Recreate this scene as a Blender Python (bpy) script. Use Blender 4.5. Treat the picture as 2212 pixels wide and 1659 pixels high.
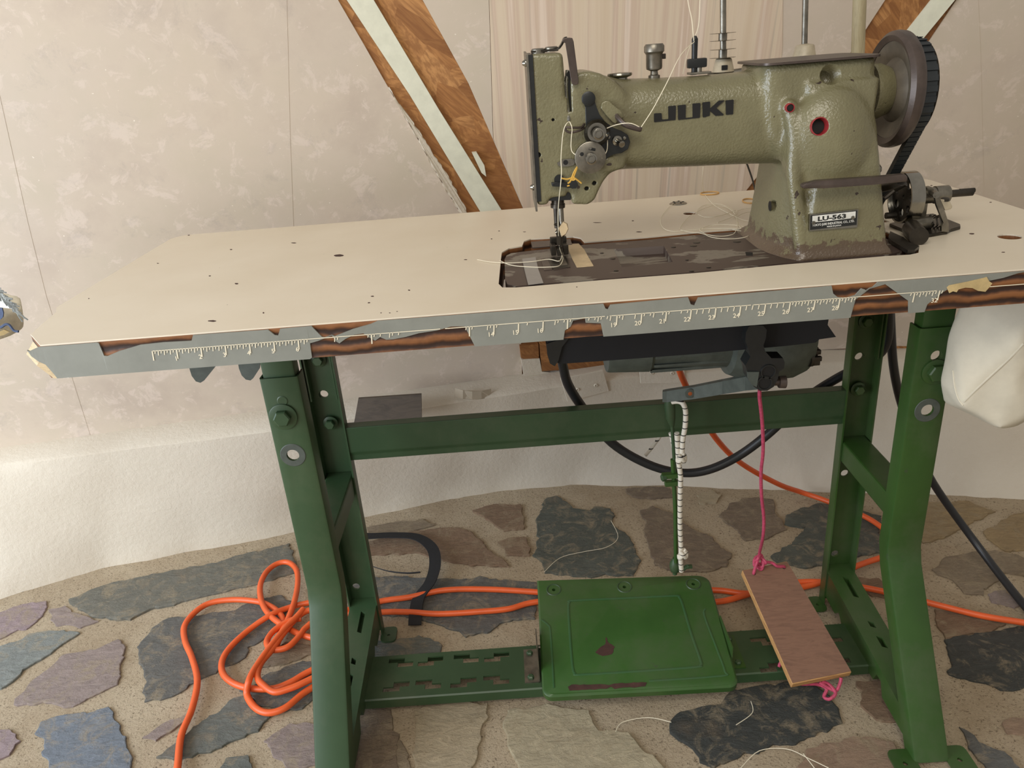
import bpy, bmesh, math, random
import numpy as np
from mathutils import Vector, Matrix, noise as mnoise
random.seed(7)
for o in list(bpy.data.objects): bpy.data.objects.remove(o)
S = bpy.context.scene; COL = S.collection
# ---------------------------------------------------------------- camera
H = 0.722                        # height of the table top
F = 1662.13                      # focal length in pixels of the 2212 x 1659 frame
CP = np.array([0.38072, -0.75182, H + 0.24835])
def _rot(yaw, pitch, roll):
    cy, sy = math.cos(yaw), math.sin(yaw); A = np.array([[cy,-sy,0],[sy,cy,0],[0,0,1]])
    cp, sp = math.cos(-pitch), math.sin(-pitch); B = np.array([[1,0,0],[0,cp,-sp],[0,sp,cp]])
    cr, sr = math.cos(roll), math.sin(roll); C = np.array([[cr,0,sr],[0,1,0],[-sr,0,cr]])
    return A @ B @ C
RM = _rot(*[math.radians(a) for a in (0.887277, 23.86613, 4.694492)])
cam = bpy.data.objects.new('camera', bpy.data.cameras.new('camera')); COL.objects.link(cam)
cam.data.sensor_fit = 'HORIZONTAL'; cam.data.sensor_width = 36; cam.data.lens = F / 2212 * 36
cam.data.clip_start = 0.02
mw = Matrix.Identity(4)
for i in range(3):
    mw[i][0] = RM[i,0]; mw[i][1] = RM[i,2]; mw[i][2] = -RM[i,1]; mw[i][3] = CP[i]
cam.matrix_world = mw; S.camera = cam
def P(x, y, ax, v):              # point of the plane (axis ax = v) seen at photo pixel x, y : turns measured pixels into metres
    d = RM @ np.array([(x-1106)/F, 1, -(y-829.5)/F]); t = (v - CP[ax]) / d[ax]
    return Vector(CP + t*d)
def PN(x, y, a, n):              # same for a plane through a with normal n
    d = RM @ np.array([(x-1106)/F, 1, -(y-829.5)/F]); n = np.array(n); t = np.dot(n, np.array(a)-CP) / np.dot(n, d)
    return Vector(CP + t*d)
# ---------------------------------------------------------------- light
W = bpy.data.worlds.new('world'); S.world = W; W.use_nodes = True
W.node_tree.nodes['Background'].inputs[0].default_value = (1.0, 0.93, 0.84, 1)
W.node_tree.nodes['Background'].inputs[1].default_value = 0.42
def area(name, loc, target, sx, sy, power, col):
    l = bpy.data.lights.new(name, 'AREA'); l.shape = 'RECTANGLE'; l.size = sx; l.size_y = sy; l.energy = power; l.color = col
    o = bpy.data.objects.new(name, l); COL.objects.link(o); o.location = loc
    o.rotation_euler = (Vector(target)-Vector(loc)).to_track_quat('-Z', 'Y').to_euler(); return o
area('window_light_left', (-1.45, -0.95, 0.85), (0.0, 0.25, 0.15), 1.2, 1.2, 34, (0.86, 0.92, 1.0))
area('low_window_left', (-1.45, -0.15, 0.75), (-0.35, 0.30, 0.0), 0.9, 0.7, 13, (0.66, 0.81, 1.0))
area('skylight_front', (0.0, -1.7, 2.5), (0.5, 0.3, 0.5), 1.6, 1.0, 34, (1.0, 0.93, 0.82))
S.view_settings.view_transform = 'Standard'; S.view_settings.look = 'None'
S.view_settings.exposure = 0.0; S.view_settings.gamma = 1.0; S.view_settings.use_curve_mapping = False
# ---------------------------------------------------------------- materials
def lin(c):
    if isinstance(c, str): c = tuple(int(c[i:i+2], 16) for i in (0,2,4))
    return tuple(((v/255)/12.92 if v/255 <= 0.04045 else ((v/255+0.055)/1.055)**2.4) for v in c) + (1,)
class NT:
    def __init__(s, name):
        s.m = bpy.data.materials.new(name); s.m.use_nodes = True; s.t = s.m.node_tree; s.b = s.t.nodes['Principled BSDF']
        tc = s.n('ShaderNodeTexCoord'); s.co = tc.outputs['Object']
    def n(s, typ, **kw):
        n = s.t.nodes.new(typ)
        for k, v in kw.items(): setattr(n, k, v)
        return n
    def l(s, a, b): s.t.links.new(a, b)
    def mapping(s, scale=(1,1,1), rot=(0,0,0)):
        n = s.n('ShaderNodeMapping'); n.inputs['Scale'].default_value = scale; n.inputs['Rotation'].default_value = rot
        s.l(s.co, n.inputs['Vector']); return n.outputs[0]
    def noise(s, scale, detail=4, rough=.6, vec=None, dist=0):
        n = s.n('ShaderNodeTexNoise'); n.inputs['Scale'].default_value = scale; n.inputs['Detail'].default_value = detail
        n.inputs['Roughness'].default_value = rough; n.inputs['Distortion'].default_value = dist
        s.l(vec or s.co, n.inputs['Vector']); return n.outputs['Fac']
    def ramp(s, fac, stops, const=False):
        n = s.n('ShaderNodeValToRGB'); e = n.color_ramp.elements
        if const: n.color_ramp.interpolation = 'CONSTANT'
        while len(e) < len(stops): e.new(.5)
        for i, (p, c) in enumerate(stops): e[i].position = p; e[i].color = c
        s.l(fac, n.inputs[0]); return n.outputs[0]
    def mix(s, fac, a, b, mode='MIX'):
        n = s.n('ShaderNodeMix', data_type='RGBA', blend_type=mode)
        for sock, v in ((n.inputs[0], fac), (n.inputs[6], a), (n.inputs[7], b)):
            if hasattr(v, 'links') or hasattr(v, 'is_output'): s.l(v, sock)
            else: sock.default_value = v
        return n.outputs[2]
    def bump(s, fac, strength, dist=.001, prev=None):
        n = s.n('ShaderNodeBump'); n.inputs['Strength'].default_value = strength; n.inputs['Distance'].default_value = dist
        s.l(fac, n.inputs['Height'])
        if prev: s.l(prev, n.inputs['Normal'])
        s.l(n.outputs[0], s.b.inputs['Normal']); return n.outputs[0]
    def col(s, c):
        if isinstance(c, tuple): s.b.inputs['Base Color'].default_value = c
        else: s.l(c, s.b.inputs['Base Color'])
    def set(s, rough=.5, metal=0, spec=None):
        s.b.inputs['Roughness'].default_value = rough; s.b.inputs['Metallic'].default_value = metal
        if spec is not None: s.b.inputs['Specular IOR Level'].default_value = spec
        return s.m
W0, B0 = (0,0,0,1), (1,1,1,1)
def simple(name, c, rough=.5, metal=0, var=.12, scale=60, bump=.15):
    t = NT(name); c = lin(c); d = tuple(v*(1-var*2.2) for v in c[:3])+(1,); u = tuple(min(1, v*(1+var)) for v in c[:3])+(1,)
    f = t.noise(scale, 6); t.col(t.ramp(f, [(.3, d), (.7, u)]))
    if bump: t.bump(t.noise(scale*6, 3), bump, .0006)
    return t.set(rough, metal)
def m_paint():
    t = NT('olive_crackle_paint')
    c = t.ramp(t.noise(14, 6), [(.3, lin('6b664c')), (.7, lin('7b7659'))])
    grime = t.ramp(t.noise(8, 8, .7), [(.5, W0), (.8, (.55,.55,.55,1))]); c = t.mix(grime, c, lin('584f38'))
    # wear near the foot of the column and scattered chips
    sx = t.n('ShaderNodeSeparateXYZ'); t.l(t.co, sx.inputs[0])
    mr = t.n('ShaderNodeMapRange'); mr.inputs[1].default_value = .055; mr.inputs[2].default_value = .0; t.l(sx.outputs[2], mr.inputs[0])
    md = t.n('ShaderNodeMath', operation='MULTIPLY'); t.l(mr.outputs[0], md.inputs[0]); t.l(t.noise(45, 6, .7), md.inputs[1])
    worn = t.ramp(md.outputs[0], [(.33, W0), (.37, B0)]); c = t.mix(worn, c, lin('5a4b3c'))
    chips = t.ramp(t.noise(75, 3, .5), [(.705, W0), (.715, B0)]); c = t.mix(chips, c, lin('3a2f26')); t.col(c)
    b = t.bump(t.noise(380, 2, .5), .5, .0014); t.bump(chips, -.3, .0006, b)
    return t.set(.27, 0, .6)
def m_green(name, a, b, rough=.42):
    t = NT(name); c = t.ramp(t.noise(5, 6), [(.3, lin(a)), (.7, lin(b))])
    sc = t.ramp(t.noise(38, 8, .75), [(.63, W0), (.70, (.8,.8,.8,1))]); c = t.mix(sc, c, lin('3b3f33'))
    d = t.ramp(t.noise(7, 6, .7), [(.46, W0), (.72, (.6,.6,.6,1))]); c = t.mix(d, c, lin('4c563f')); t.col(c)
    t.bump(t.noise(300, 3), .12, .0006); return t.set(rough, 0, .5)
def m_laminate():
    t = NT('cream_laminate'); c = t.ramp(t.noise(3.5, 6), [(.3, lin('d8ccb6')), (.7, lin('e4dac7'))])
    sc = t.ramp(t.noise(14, 9, .8, t.mapping((.5, 9, 1), (0,0,.35)), 2), [(.66, W0), (.72, (.35,.35,.35,1))]); c = t.mix(sc, c, lin('a8977a'))
    pit = t.ramp(t.noise(130, 2), [(.79, W0), (.80, B0)]); c = t.mix(pit, c, lin('3a2c24')); t.col(c)
    t.bump(t.noise(60, 4), .05, .0006); return t.set(.36)
def m_wood(name, dark, light, scale=(2,30,40), rot=(0,0,0), rough=.6):
    t = NT(name); f = t.noise(6, 8, .65, t.mapping(scale, rot), 1.2)
    c = t.ramp(f, [(.25, lin(dark)), (.55, lin(light)), (.8, lin(dark))]); t.col(c); t.bump(f, .35, .0015); return t.set(rough)
def m_osb():
    t = NT('oriented_strand_board'); c = None
    for k, (sc_, rot) in enumerate((((26, 26, 9), (0,.5,0)), ((12, 12, 34), (.3,-.7,0)), ((30, 30, 12), (.2,1.2,0)))):
        v = t.n('ShaderNodeTexVoronoi'); v.inputs['Scale'].default_value = 1.0
        n0 = t.n('ShaderNodeMapping'); n0.inputs['Rotation'].default_value = rot; t.l(t.co, n0.inputs[0])
        n1 = t.n('ShaderNodeMapping'); n1.inputs['Scale'].default_value = sc_; t.l(n0.outputs[0], n1.inputs[0]); t.l(n1.outputs[0], v.inputs['Vector'])
        r = t.n('ShaderNodeSeparateColor'); t.l(v.outputs['Color'], r.inputs[0])
        g_ = t.noise(1, 6, .6, None); gm = t.n('ShaderNodeMapping'); gm.inputs['Scale'].default_value = tuple(q*7 if q > 20 else q*1.5 for q in sc_); t.l(n0.outputs[0], gm.inputs[0]); t.l(gm.outputs[0], g_.node.inputs['Vector'])
        base = t.ramp(r.outputs[0], [(0, lin('8a5c33')), (.5, lin('a87442')), (1, lin('bd8a55'))])
        base = t.mix(t.ramp(g_, [(.42, (.6,.6,.6,1)), (.6, W0)]), base, lin('7a4c28'))
        c = base if c is None else t.mix(t.ramp(r.outputs[1], [(.52 if k == 1 else .62, W0), (.54 if k == 1 else .64, B0)]), c, base)
        rr = r
    c = t.mix(t.ramp(t.noise(7, 4), [(.52, W0), (.7, (.5,.5,.5,1))]), c, lin('6e4022')); t.col(c)
    t.bump(rr.outputs[1], .35, .002); return t.set(.6)
def m_wallpaper():
    t = NT('mottled_pink_wallpaper'); c = t.ramp(t.noise(5, 8, .65), [(.32, lin('bbac9d')), (.5, lin('c7b9a8')), (.68, lin('c2b6a3'))])
    m = t.ramp(t.noise(24, 7, .75, None, .6), [(.54, W0), (.60, (.5,.5,.5,1))]); c = t.mix(m, c, lin('dacbbe'))
    m2 = t.ramp(t.noise(3, 3), [(.5, W0), (.72, (.45,.45,.45,1))]); c = t.mix(m2, c, lin('bfb4a9')); m4 = t.ramp(t.noise(12, 8, .8, None, .4), [(.56, W0), (.66, (.35,.35,.35,1))]); c = t.mix(m4, c, lin('a89d93'))
    m3 = t.ramp(t.noise(150, 2), [(.74, W0), (.78, (.8,.8,.8,1))]); c = t.mix(m3, c, lin('ebe2d5')); t.col(c)
    t.bump(t.noise(40, 6), .08, .002); return t.set(.55)
def m_streaky():
    t = NT('streaked_wallpaper'); f = t.noise(1, 5, .55, t.mapping((48, .8, .8)), .1)
    c = t.ramp(f, [(.3, lin('c9b59c')), (.47, lin('d2c1aa')), (.58, lin('c6b09c')), (.66, lin('d9c7b5'))])
    f2 = t.noise(1, 3, .5, t.mapping((95, 1, 1.3))); c = t.mix(t.ramp(f2, [(.60, W0), (.72, (.55,.55,.55,1))]), c, lin('a39a8b')); t.col(c)
    return t.set(.6)
def m_plaster():
    t = NT('rough_white_plaster'); t.col(t.ramp(t.noise(4, 6), [(.3, lin('cbc0ae')), (.7, lin('d6cdbc'))]))
    b = t.bump(t.noise(95, 8, .68), .45, .004); t.bump(t.noise(320, 3), .15, .001, b); return t.set(.75)
def m_mortar():
    t = NT('sandy_mortar'); c = t.ramp(t.noise(6, 7, .65), [(.3, lin('b39f83')), (.7, lin('c8b69a'))])
    c = t.mix(t.ramp(t.noise(240, 5, .75), [(.36, B0), (.44, W0)]), c, lin('6b5b45')); c = t.mix(t.ramp(t.noise(160, 5, .75), [(.56, W0), (.66, (.7,.7,.7,1))]), c, lin('cdbd9f'))
    c = t.mix(t.ramp(t.noise(5, 5), [(.50, W0), (.7, (.6,.6,.6,1))]), c, lin('9c8567')); t.col(c)
    b = t.bump(t.noise(22, 8, .7), .9, .012); t.bump(t.noise(300, 5, .75), .9, .003, b); return t.set(.85)
def m_stone(key, c, var=.25):
    t = NT('stone_'+key); c = lin(c); d = tuple(v*(1-var*1.3) for v in c[:3])+(1,); u = tuple(min(1, v*(1+var)) for v in c[:3])+(1,)
    v = t.mapping((30, 75, 60), (0,0,.35)); f = t.noise(1, 9, .68, v, 1.5)
    k = t.ramp(f, [(.3, d), (.6, c), (.75, u)]); sand = t.ramp(t.noise(26, 8, .75, None, 1), [(.50, W0), (.66, (.7,.7,.7,1))]); k = t.mix(sand, k, lin('a8977a')); rust = t.ramp(t.noise(7, 5), [(.6, W0), (.75, (.35,.35,.35,1))])
    k = t.mix(rust, k, lin('8d7457')); k = t.mix(t.ramp(t.noise(230, 5, .75), [(.56, W0), (.7, (.55,.55,.55,1))]), k, u); t.col(k)
    b = t.bump(t.noise(30, 9, .75), .9, .010); t.bump(f, .8, .004, b); return t.set(.62)
def m_bed():
    t = NT('worn_bed_paint'); v = t.mapping((9, 20, 20)); f = t.noise(1, 6, .6, v, .4)
    c = t.ramp(f, [(.53, lin('4a3d37')), (.545, lin('7d766b'))]); c = t.mix(t.ramp(t.noise(120, 4), [(.55, W0), (.7, (.4,.4,.4,1))]), c, lin('463c36')); t.col(c)
    t.bump(f, .1, .001); return t.set(.45, .15)
def m_edge():
    t = NT('layered_ply_edge'); w = t.n('ShaderNodeTexWave', wave_type='BANDS', bands_direction='Z'); w.inputs['Scale'].default_value = 26; w.inputs['Distortion'].default_value = 3; w.inputs['Detail'].default_value = 3
    t.l(t.mapping((1.2, 1, 1)), w.inputs['Vector']); c = t.ramp(w.outputs['Fac'], [(.1, lin('2e1a10')), (.45, lin('5f3a20')), (.85, lin('845530'))])
    c = t.mix(t.ramp(t.noise(14, 6), [(.5, W0), (.7, (.7,.7,.7,1))]), c, lin('2f1e14')); t.col(c); t.bump(w.outputs['Fac'], .5, .002); return t.set(.55)
def m_bungee():
    t = NT('white_cord_black_flecks'); w = t.n('ShaderNodeTexWave', wave_type='BANDS', bands_direction='Z'); w.inputs['Scale'].default_value = 27; w.inputs['Distortion'].default_value = .8
    t.l(t.mapping((.6, .3, 1)), w.inputs['Vector']); t.col(t.ramp(w.outputs['Fac'], [(.03, lin('2a2724')), (.08, lin('cfc8b9'))])); return t.set(.7)
M = dict(paint=m_paint(), green=m_green('hazed_green_enamel', '2a4027', '354e31'), green_b=m_green('unhazed_green_enamel', '28451a', '335420', .38), green_pd=m_green('worn_pedal_enamel', '29491d', '385b27', .36), green_p=m_green('dusty_green_enamel', '2c5230', '3b6139', .42), laminate=m_laminate(),
    tape=simple('grey_duct_tape', '868880', .5, 0, .07, 20), wood_edge=m_edge(), osb=m_osb(), paper=m_wallpaper(), streak=m_streaky(), plaster=m_plaster(),
    mortar=m_mortar(), bed=m_bed(), white_paint=simple('white_painted_board', 'dcdcc8', .5, 0, .04), black=simple('black_enamel', '1d1f1f', .4, 0, .1), black_plastic=simple('black_vinyl', '131418', .75, 0, .1, 20),
    brown=simple('dark_brown_steel', '50453f', .38, .3, .12), steel=simple('bright_steel', '9a978e', .2, 1, .1), dull=simple('dull_steel', '8b867b', .38, .9, .2), iron=simple('oily_iron', '46413a', .36, .7, .3, 30),
    grey=simple('grey_motor_paint', '4f5650', .5, .1, .12), orange=simple('orange_cord_jacket', 'e2602c', .42, 0, .06, 20, 0), cable=simple('black_rubber_cable', '232426', .42, 0, .05, 20, 0),
    pink=simple('pink_cord', 'b84562', .6, 0, .15, 200), thread=simple('white_thread', 'e6ddc4', .6, 0, .03, 20, 0), ylw=simple('yellow_thread', 'd2a649', .6, 0, .05, 20, 0), rubber=simple('tan_rubber', 'c79b5c', .5, 0, .05, 20, 0),
    ply=m_wood('pedal_plywood', '6d5041', '876552', (3,20,20), (0,0,1.15)), dowel=m_wood('old_dowel', '8f8264', 'a89c7c', (30,30,3)), ply_edge=m_wood('ply_edge', '8a5c33', 'c39660', (4,4,60)),
    board=m_wood('dark_board', '3d352d', '554a3e', (3,10,10)), red=simple('red_paint', '9a2f33', .4), dark=simple('hole_dark', '0e0d0c', .7, 0, 0, 20, 0), fabric=simple('off_white_canvas', 'd3ccb9', .85, 0, .08, 14, .4),
    card=simple('beige_card', 'b7ab97', .7, 0, .03), plate=simple('plate_white', 'dad9d2', .35), clear=simple('frosted_tape', '8f8b86', .35, 0, .03), mask=simple('masking_tape', 'd0b993', .6, 0, .1, 40), belt=simple('black_ribbed_belt', '20262a', .55, 0, .1),
    plastic=simple('cream_cone_plastic', 'b3a78f', .45), zipper=simple('black_webbing', '1a1b1e', .8, 0, .15, 100), wood_tan=m_wood('broken_chipboard', '9a8262', 'd0bb95', (10,10,60)), patch=simple('yellowed_paper', 'c2ab7a', .6, 0, .15, 40),
    blue=simple('blue_print', '4c5a78', .8), crem=simple('cream_cotton', 'e9e5d2', .85), tan=simple('tan_print', 'a58f62', .85), fringe=simple('grey_fringe', '9aa0a0', .9, 0, .2, 90), webgrey=simple('grey_web_paint', '756d60', .5, 0, .2, 30), cop=simple('copper', 'b0623a', .4, .6), bungee=m_bungee(), rust=simple('rust', '4a2f28', .7, 0, .2, 60))
# ---------------------------------------------------------------- geometry helpers
WL = {}                          # world origin of every parent
def obj(name, bm, mat, parent=None, smooth=False, kind=None, label=None, cat=None, group=None, angle=40):
    bmesh.ops.recalc_face_normals(bm, faces=bm.faces)
    me = bpy.data.meshes.new(name)
    co = [v.co for v in bm.verts]
    if parent is not None: org = WL[parent.name]
    else:
        xs = [c.x for c in co]; ys = [c.y for c in co]; zs = [c.z for c in co]
        org = Vector(((min(xs)+max(xs))/2, (min(ys)+max(ys))/2, min(zs)))
    for v in bm.verts: v.co -= org
    if smooth:
        for f in bm.faces: f.smooth = True
        for e in bm.edges:
            if len(e.link_faces) == 2 and e.calc_face_angle(0) > math.radians(angle): e.smooth = False
    bm.to_mesh(me); bm.free(); me.materials.append(M[mat] if isinstance(mat, str) else mat)
    o = bpy.data.objects.new(name, me); COL.objects.link(o)
    if parent is not None: o.parent = parent; WL[o.name] = org
    else: o.location = org; WL[o.name] = org.copy()
    if kind: o['kind'] = kind
    if label: o['label'] = label
    if cat: o['category'] = cat
    if group: o['group'] = group
    return o
def thing(name, label, cat, loc, group=None):
    o = bpy.data.objects.new(name, None); COL.objects.link(o); o.location = loc; o.empty_display_size = .02
    WL[o.name] = Vector(loc); o['label'] = label; o['category'] = cat
    if group: o['group'] = group
    return o
def B(): return bmesh.new()
def box(bm, a, b, bev=0):
    x0,y0,z0 = [min(a[i], b[i]) for i in range(3)]; x1,y1,z1 = [max(a[i], b[i]) for i in range(3)]
    r = bmesh.ops.create_cube(bm, size=1, matrix=Matrix.Translation(((x0+x1)/2,(y0+y1)/2,(z0+z1)/2)) @ Matrix.Diagonal((x1-x0,y1-y0,z1-z0,1)))
    if bev:
        es = list({e for v in r['verts'] for e in v.link_edges}); bmesh.ops.bevel(bm, geom=es, offset=bev, segments=2, profile=.7, affect='EDGES')
    return bm
def prism(bm, pts, vec):
    vec = Vector(vec); a = [bm.verts.new(Vector(p)) for p in pts]; b = [bm.verts.new(Vector(p)+vec) for p in pts]
    n = len(a); bm.faces.new(a); bm.faces.new(b[::-1])
    for i in range(n): bm.faces.new((a[i], b[i], b[(i+1)%n], a[(i+1)%n]))
    return bm
def cr(pts, n=8, closed=False):
    pts = [Vector(p) for p in pts]; out = []; N = len(pts)
    for i in range(N if closed else N-1):
        if closed: p0,p1,p2,p3 = pts[(i-1)%N],pts[i],pts[(i+1)%N],pts[(i+2)%N]
        else: p0,p1,p2,p3 = pts[max(i-1,0)],pts[i],pts[i+1],pts[min(i+2,N-1)]
        for k in range(n):
            t = k/n; out.append(.5*((2*p1)+(p2-p0)*t+(2*p0-5*p1+4*p2-p3)*t*t+(3*p1-p0-3*p2+p3)*t**3))
    if not closed: out.append(pts[-1])
    return out
def tube(bm, pts, r, seg=10, closed=False, flat=None, up=None):
    pts = [Vector(p) for p in pts]; N = len(pts); rings = []
    nrm = None
    for i, p in enumerate(pts):
        if closed: t = pts[(i+1)%N]-pts[(i-1)%N]
        else: t = pts[min(i+1,N-1)]-pts[max(i-1,0)]
        if t.length < 1e-9: t = Vector((0,0,1))
        t.normalize()
        if up is not None: nrm = Vector(up)
        elif nrm is None: nrm = Vector((0,0,1)) if abs(t.z) < .9 else Vector((0,1,0))
        nrm = (nrm - t*nrm.dot(t)).normalized(); bi = t.cross(nrm)
        rr = r[i] if isinstance(r, (list, tuple)) else r
        ru, rv = (rr, rr) if flat is None else (rr*flat, rr)
        rings.append([bm.verts.new(p + nrm*math.cos(2*math.pi*k/seg)*ru + bi*math.sin(2*math.pi*k/seg)*rv) for k in range(seg)])
    for i in range(N if closed else N-1):
        a, b = rings[i], rings[(i+1)%N]
        for k in range(seg): bm.faces.new((a[k], a[(k+1)%seg], b[(k+1)%seg], b[k]))
    if not closed: bm.faces.new(rings[0][::-1]); bm.faces.new(rings[-1])
    return bm
def lathe(bm, prof, org, axis=(0,0,1), seg=24, ring=False):
    org = Vector(org); axis = Vector(axis).normalized(); q = axis.to_track_quat('Z', 'Y'); rings = []
    for r, h in prof:
        if r < 1e-6: rings.append([bm.verts.new(org + q @ Vector((0,0,h)))])
        else: rings.append([bm.verts.new(org + q @ Vector((r*math.cos(2*math.pi*k/seg), r*math.sin(2*math.pi*k/seg), h))) for k in range(seg)])
    for a, b in list(zip(rings[:-1], rings[1:]))+([(rings[-1], rings[0])] if ring else []):
        for k in range(seg):
            j = (k+1)%seg
            if len(a) == 1 and len(b) == 1: continue
            if len(a) == 1: bm.faces.new((a[0], b[j], b[k]))
            elif len(b) == 1: bm.faces.new((a[k], a[j], b[0]))
            else: bm.faces.new((a[k], a[j], b[j], b[k]))
    for rg in (() if ring else (rings[0], rings[-1])):
        if len(rg) > 1: bm.faces.new(rg)
    return bm
def cyl(bm, a, b, r, r2=None, seg=20):
    a, b = Vector(a), Vector(b); L = (b-a).length; return lathe(bm, [(r,0),(r if r2 is None else r2,L)], a, b-a, seg)
def loft(bm, secs):
    rings = [[bm.verts.new(Vector(p)) for p in s] for s in secs]; n = len(rings[0])
    for a, b in zip(rings[:-1], rings[1:]):
        for k in range(n): bm.faces.new((a[k], a[(k+1)%n], b[(k+1)%n], b[k]))
    bm.faces.new(rings[0]); bm.faces.new(rings[-1]); return bm
def sup(t, e):                   # superellipse point
    c, s = math.cos(t), math.sin(t); return math.copysign(abs(c)**(2/e), c), math.copysign(abs(s)**(2/e), s)
def sec_yz(x, y0, y1, z0, z1, e=3.2, n=32): return [(x, (y0+y1)/2+(y1-y0)/2*sup(2*math.pi*k/n, e)[0], (z0+z1)/2+(z1-z0)/2*sup(2*math.pi*k/n, e)[1]) for k in range(n)]
def sec_xy(z, x0, x1, y0, y1, e=5, n=32): return [((x0+x1)/2+(x1-x0)/2*sup(2*math.pi*k/n, e)[0], (y0+y1)/2+(y1-y0)/2*sup(2*math.pi*k/n, e)[1], z) for k in range(n)]
def dense(pts, step, jit, closed=True, seed=0):
    out = []; N = len(pts); rnd = random.Random(seed)
    for i in range(N if closed else N-1):
        a, b = Vector(pts[i]), Vector(pts[(i+1)%N]); n = max(1, int((b-a).length/step))
        for k in range(n):
            p = a.lerp(b, k/n); out.append(p + Vector((rnd.uniform(-jit,jit), rnd.uniform(-jit,jit), 0)))
    return out
def text(s, size, org, ex, ez, mat, parent, name='lettering', depth=.0003, bold=0, sx=1, label=None):
    c = bpy.data.curves.new('t', 'FONT'); c.body = s; c.size = size; c.extrude = depth; c.offset = bold; c.resolution_u = 2
    o = bpy.data.objects.new('t', c); me = bpy.data.meshes.new_from_object(o)
    ex = Vector(ex).normalized(); ez = Vector(ez).normalized(); ey = ex.cross(ez)
    bm = B(); bm.from_mesh(me)
    for v in bm.verts: v.co = Vector(org) + ex*v.co.x*sx + ez*v.co.y - ey*v.co.z*(-1)
    bpy.data.objects.remove(o); bpy.data.curves.remove(c)
    return obj(name, bm, mat, parent, label=label)
def apply_mods(o):
    dg = bpy.context.evaluated_depsgraph_get(); dg.update(); ev = o.evaluated_get(dg)
    me = bpy.data.meshes.new_from_object(ev); o.modifiers.clear(); old = o.data; o.data = me
    if not me.materials: me.materials.append(old.materials[0])
    return o
def cut(o, cutters, solver='EXACT'):  # real holes, cutter objects are deleted afterwards
    tmp = []
    for bm in cutters:
        bmesh.ops.recalc_face_normals(bm, faces=bm.faces)
        me = bpy.data.meshes.new('c'); bm.to_mesh(me); bm.free(); c = bpy.data.objects.new('c', me); COL.objects.link(c); tmp.append(c)
        md = o.modifiers.new('b', 'BOOLEAN'); md.operation = 'DIFFERENCE'; md.object = c; md.solver = solver
    bpy.context.view_layer.update(); apply_mods(o)
    for c in tmp: bpy.data.objects.remove(c)
    return o
Z = lambda pts, z: [P(x, y, 2, z) for x, y in pts]
Y = lambda pts, y: [P(x, y_, 1, y) for x, y_ in pts]

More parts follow.
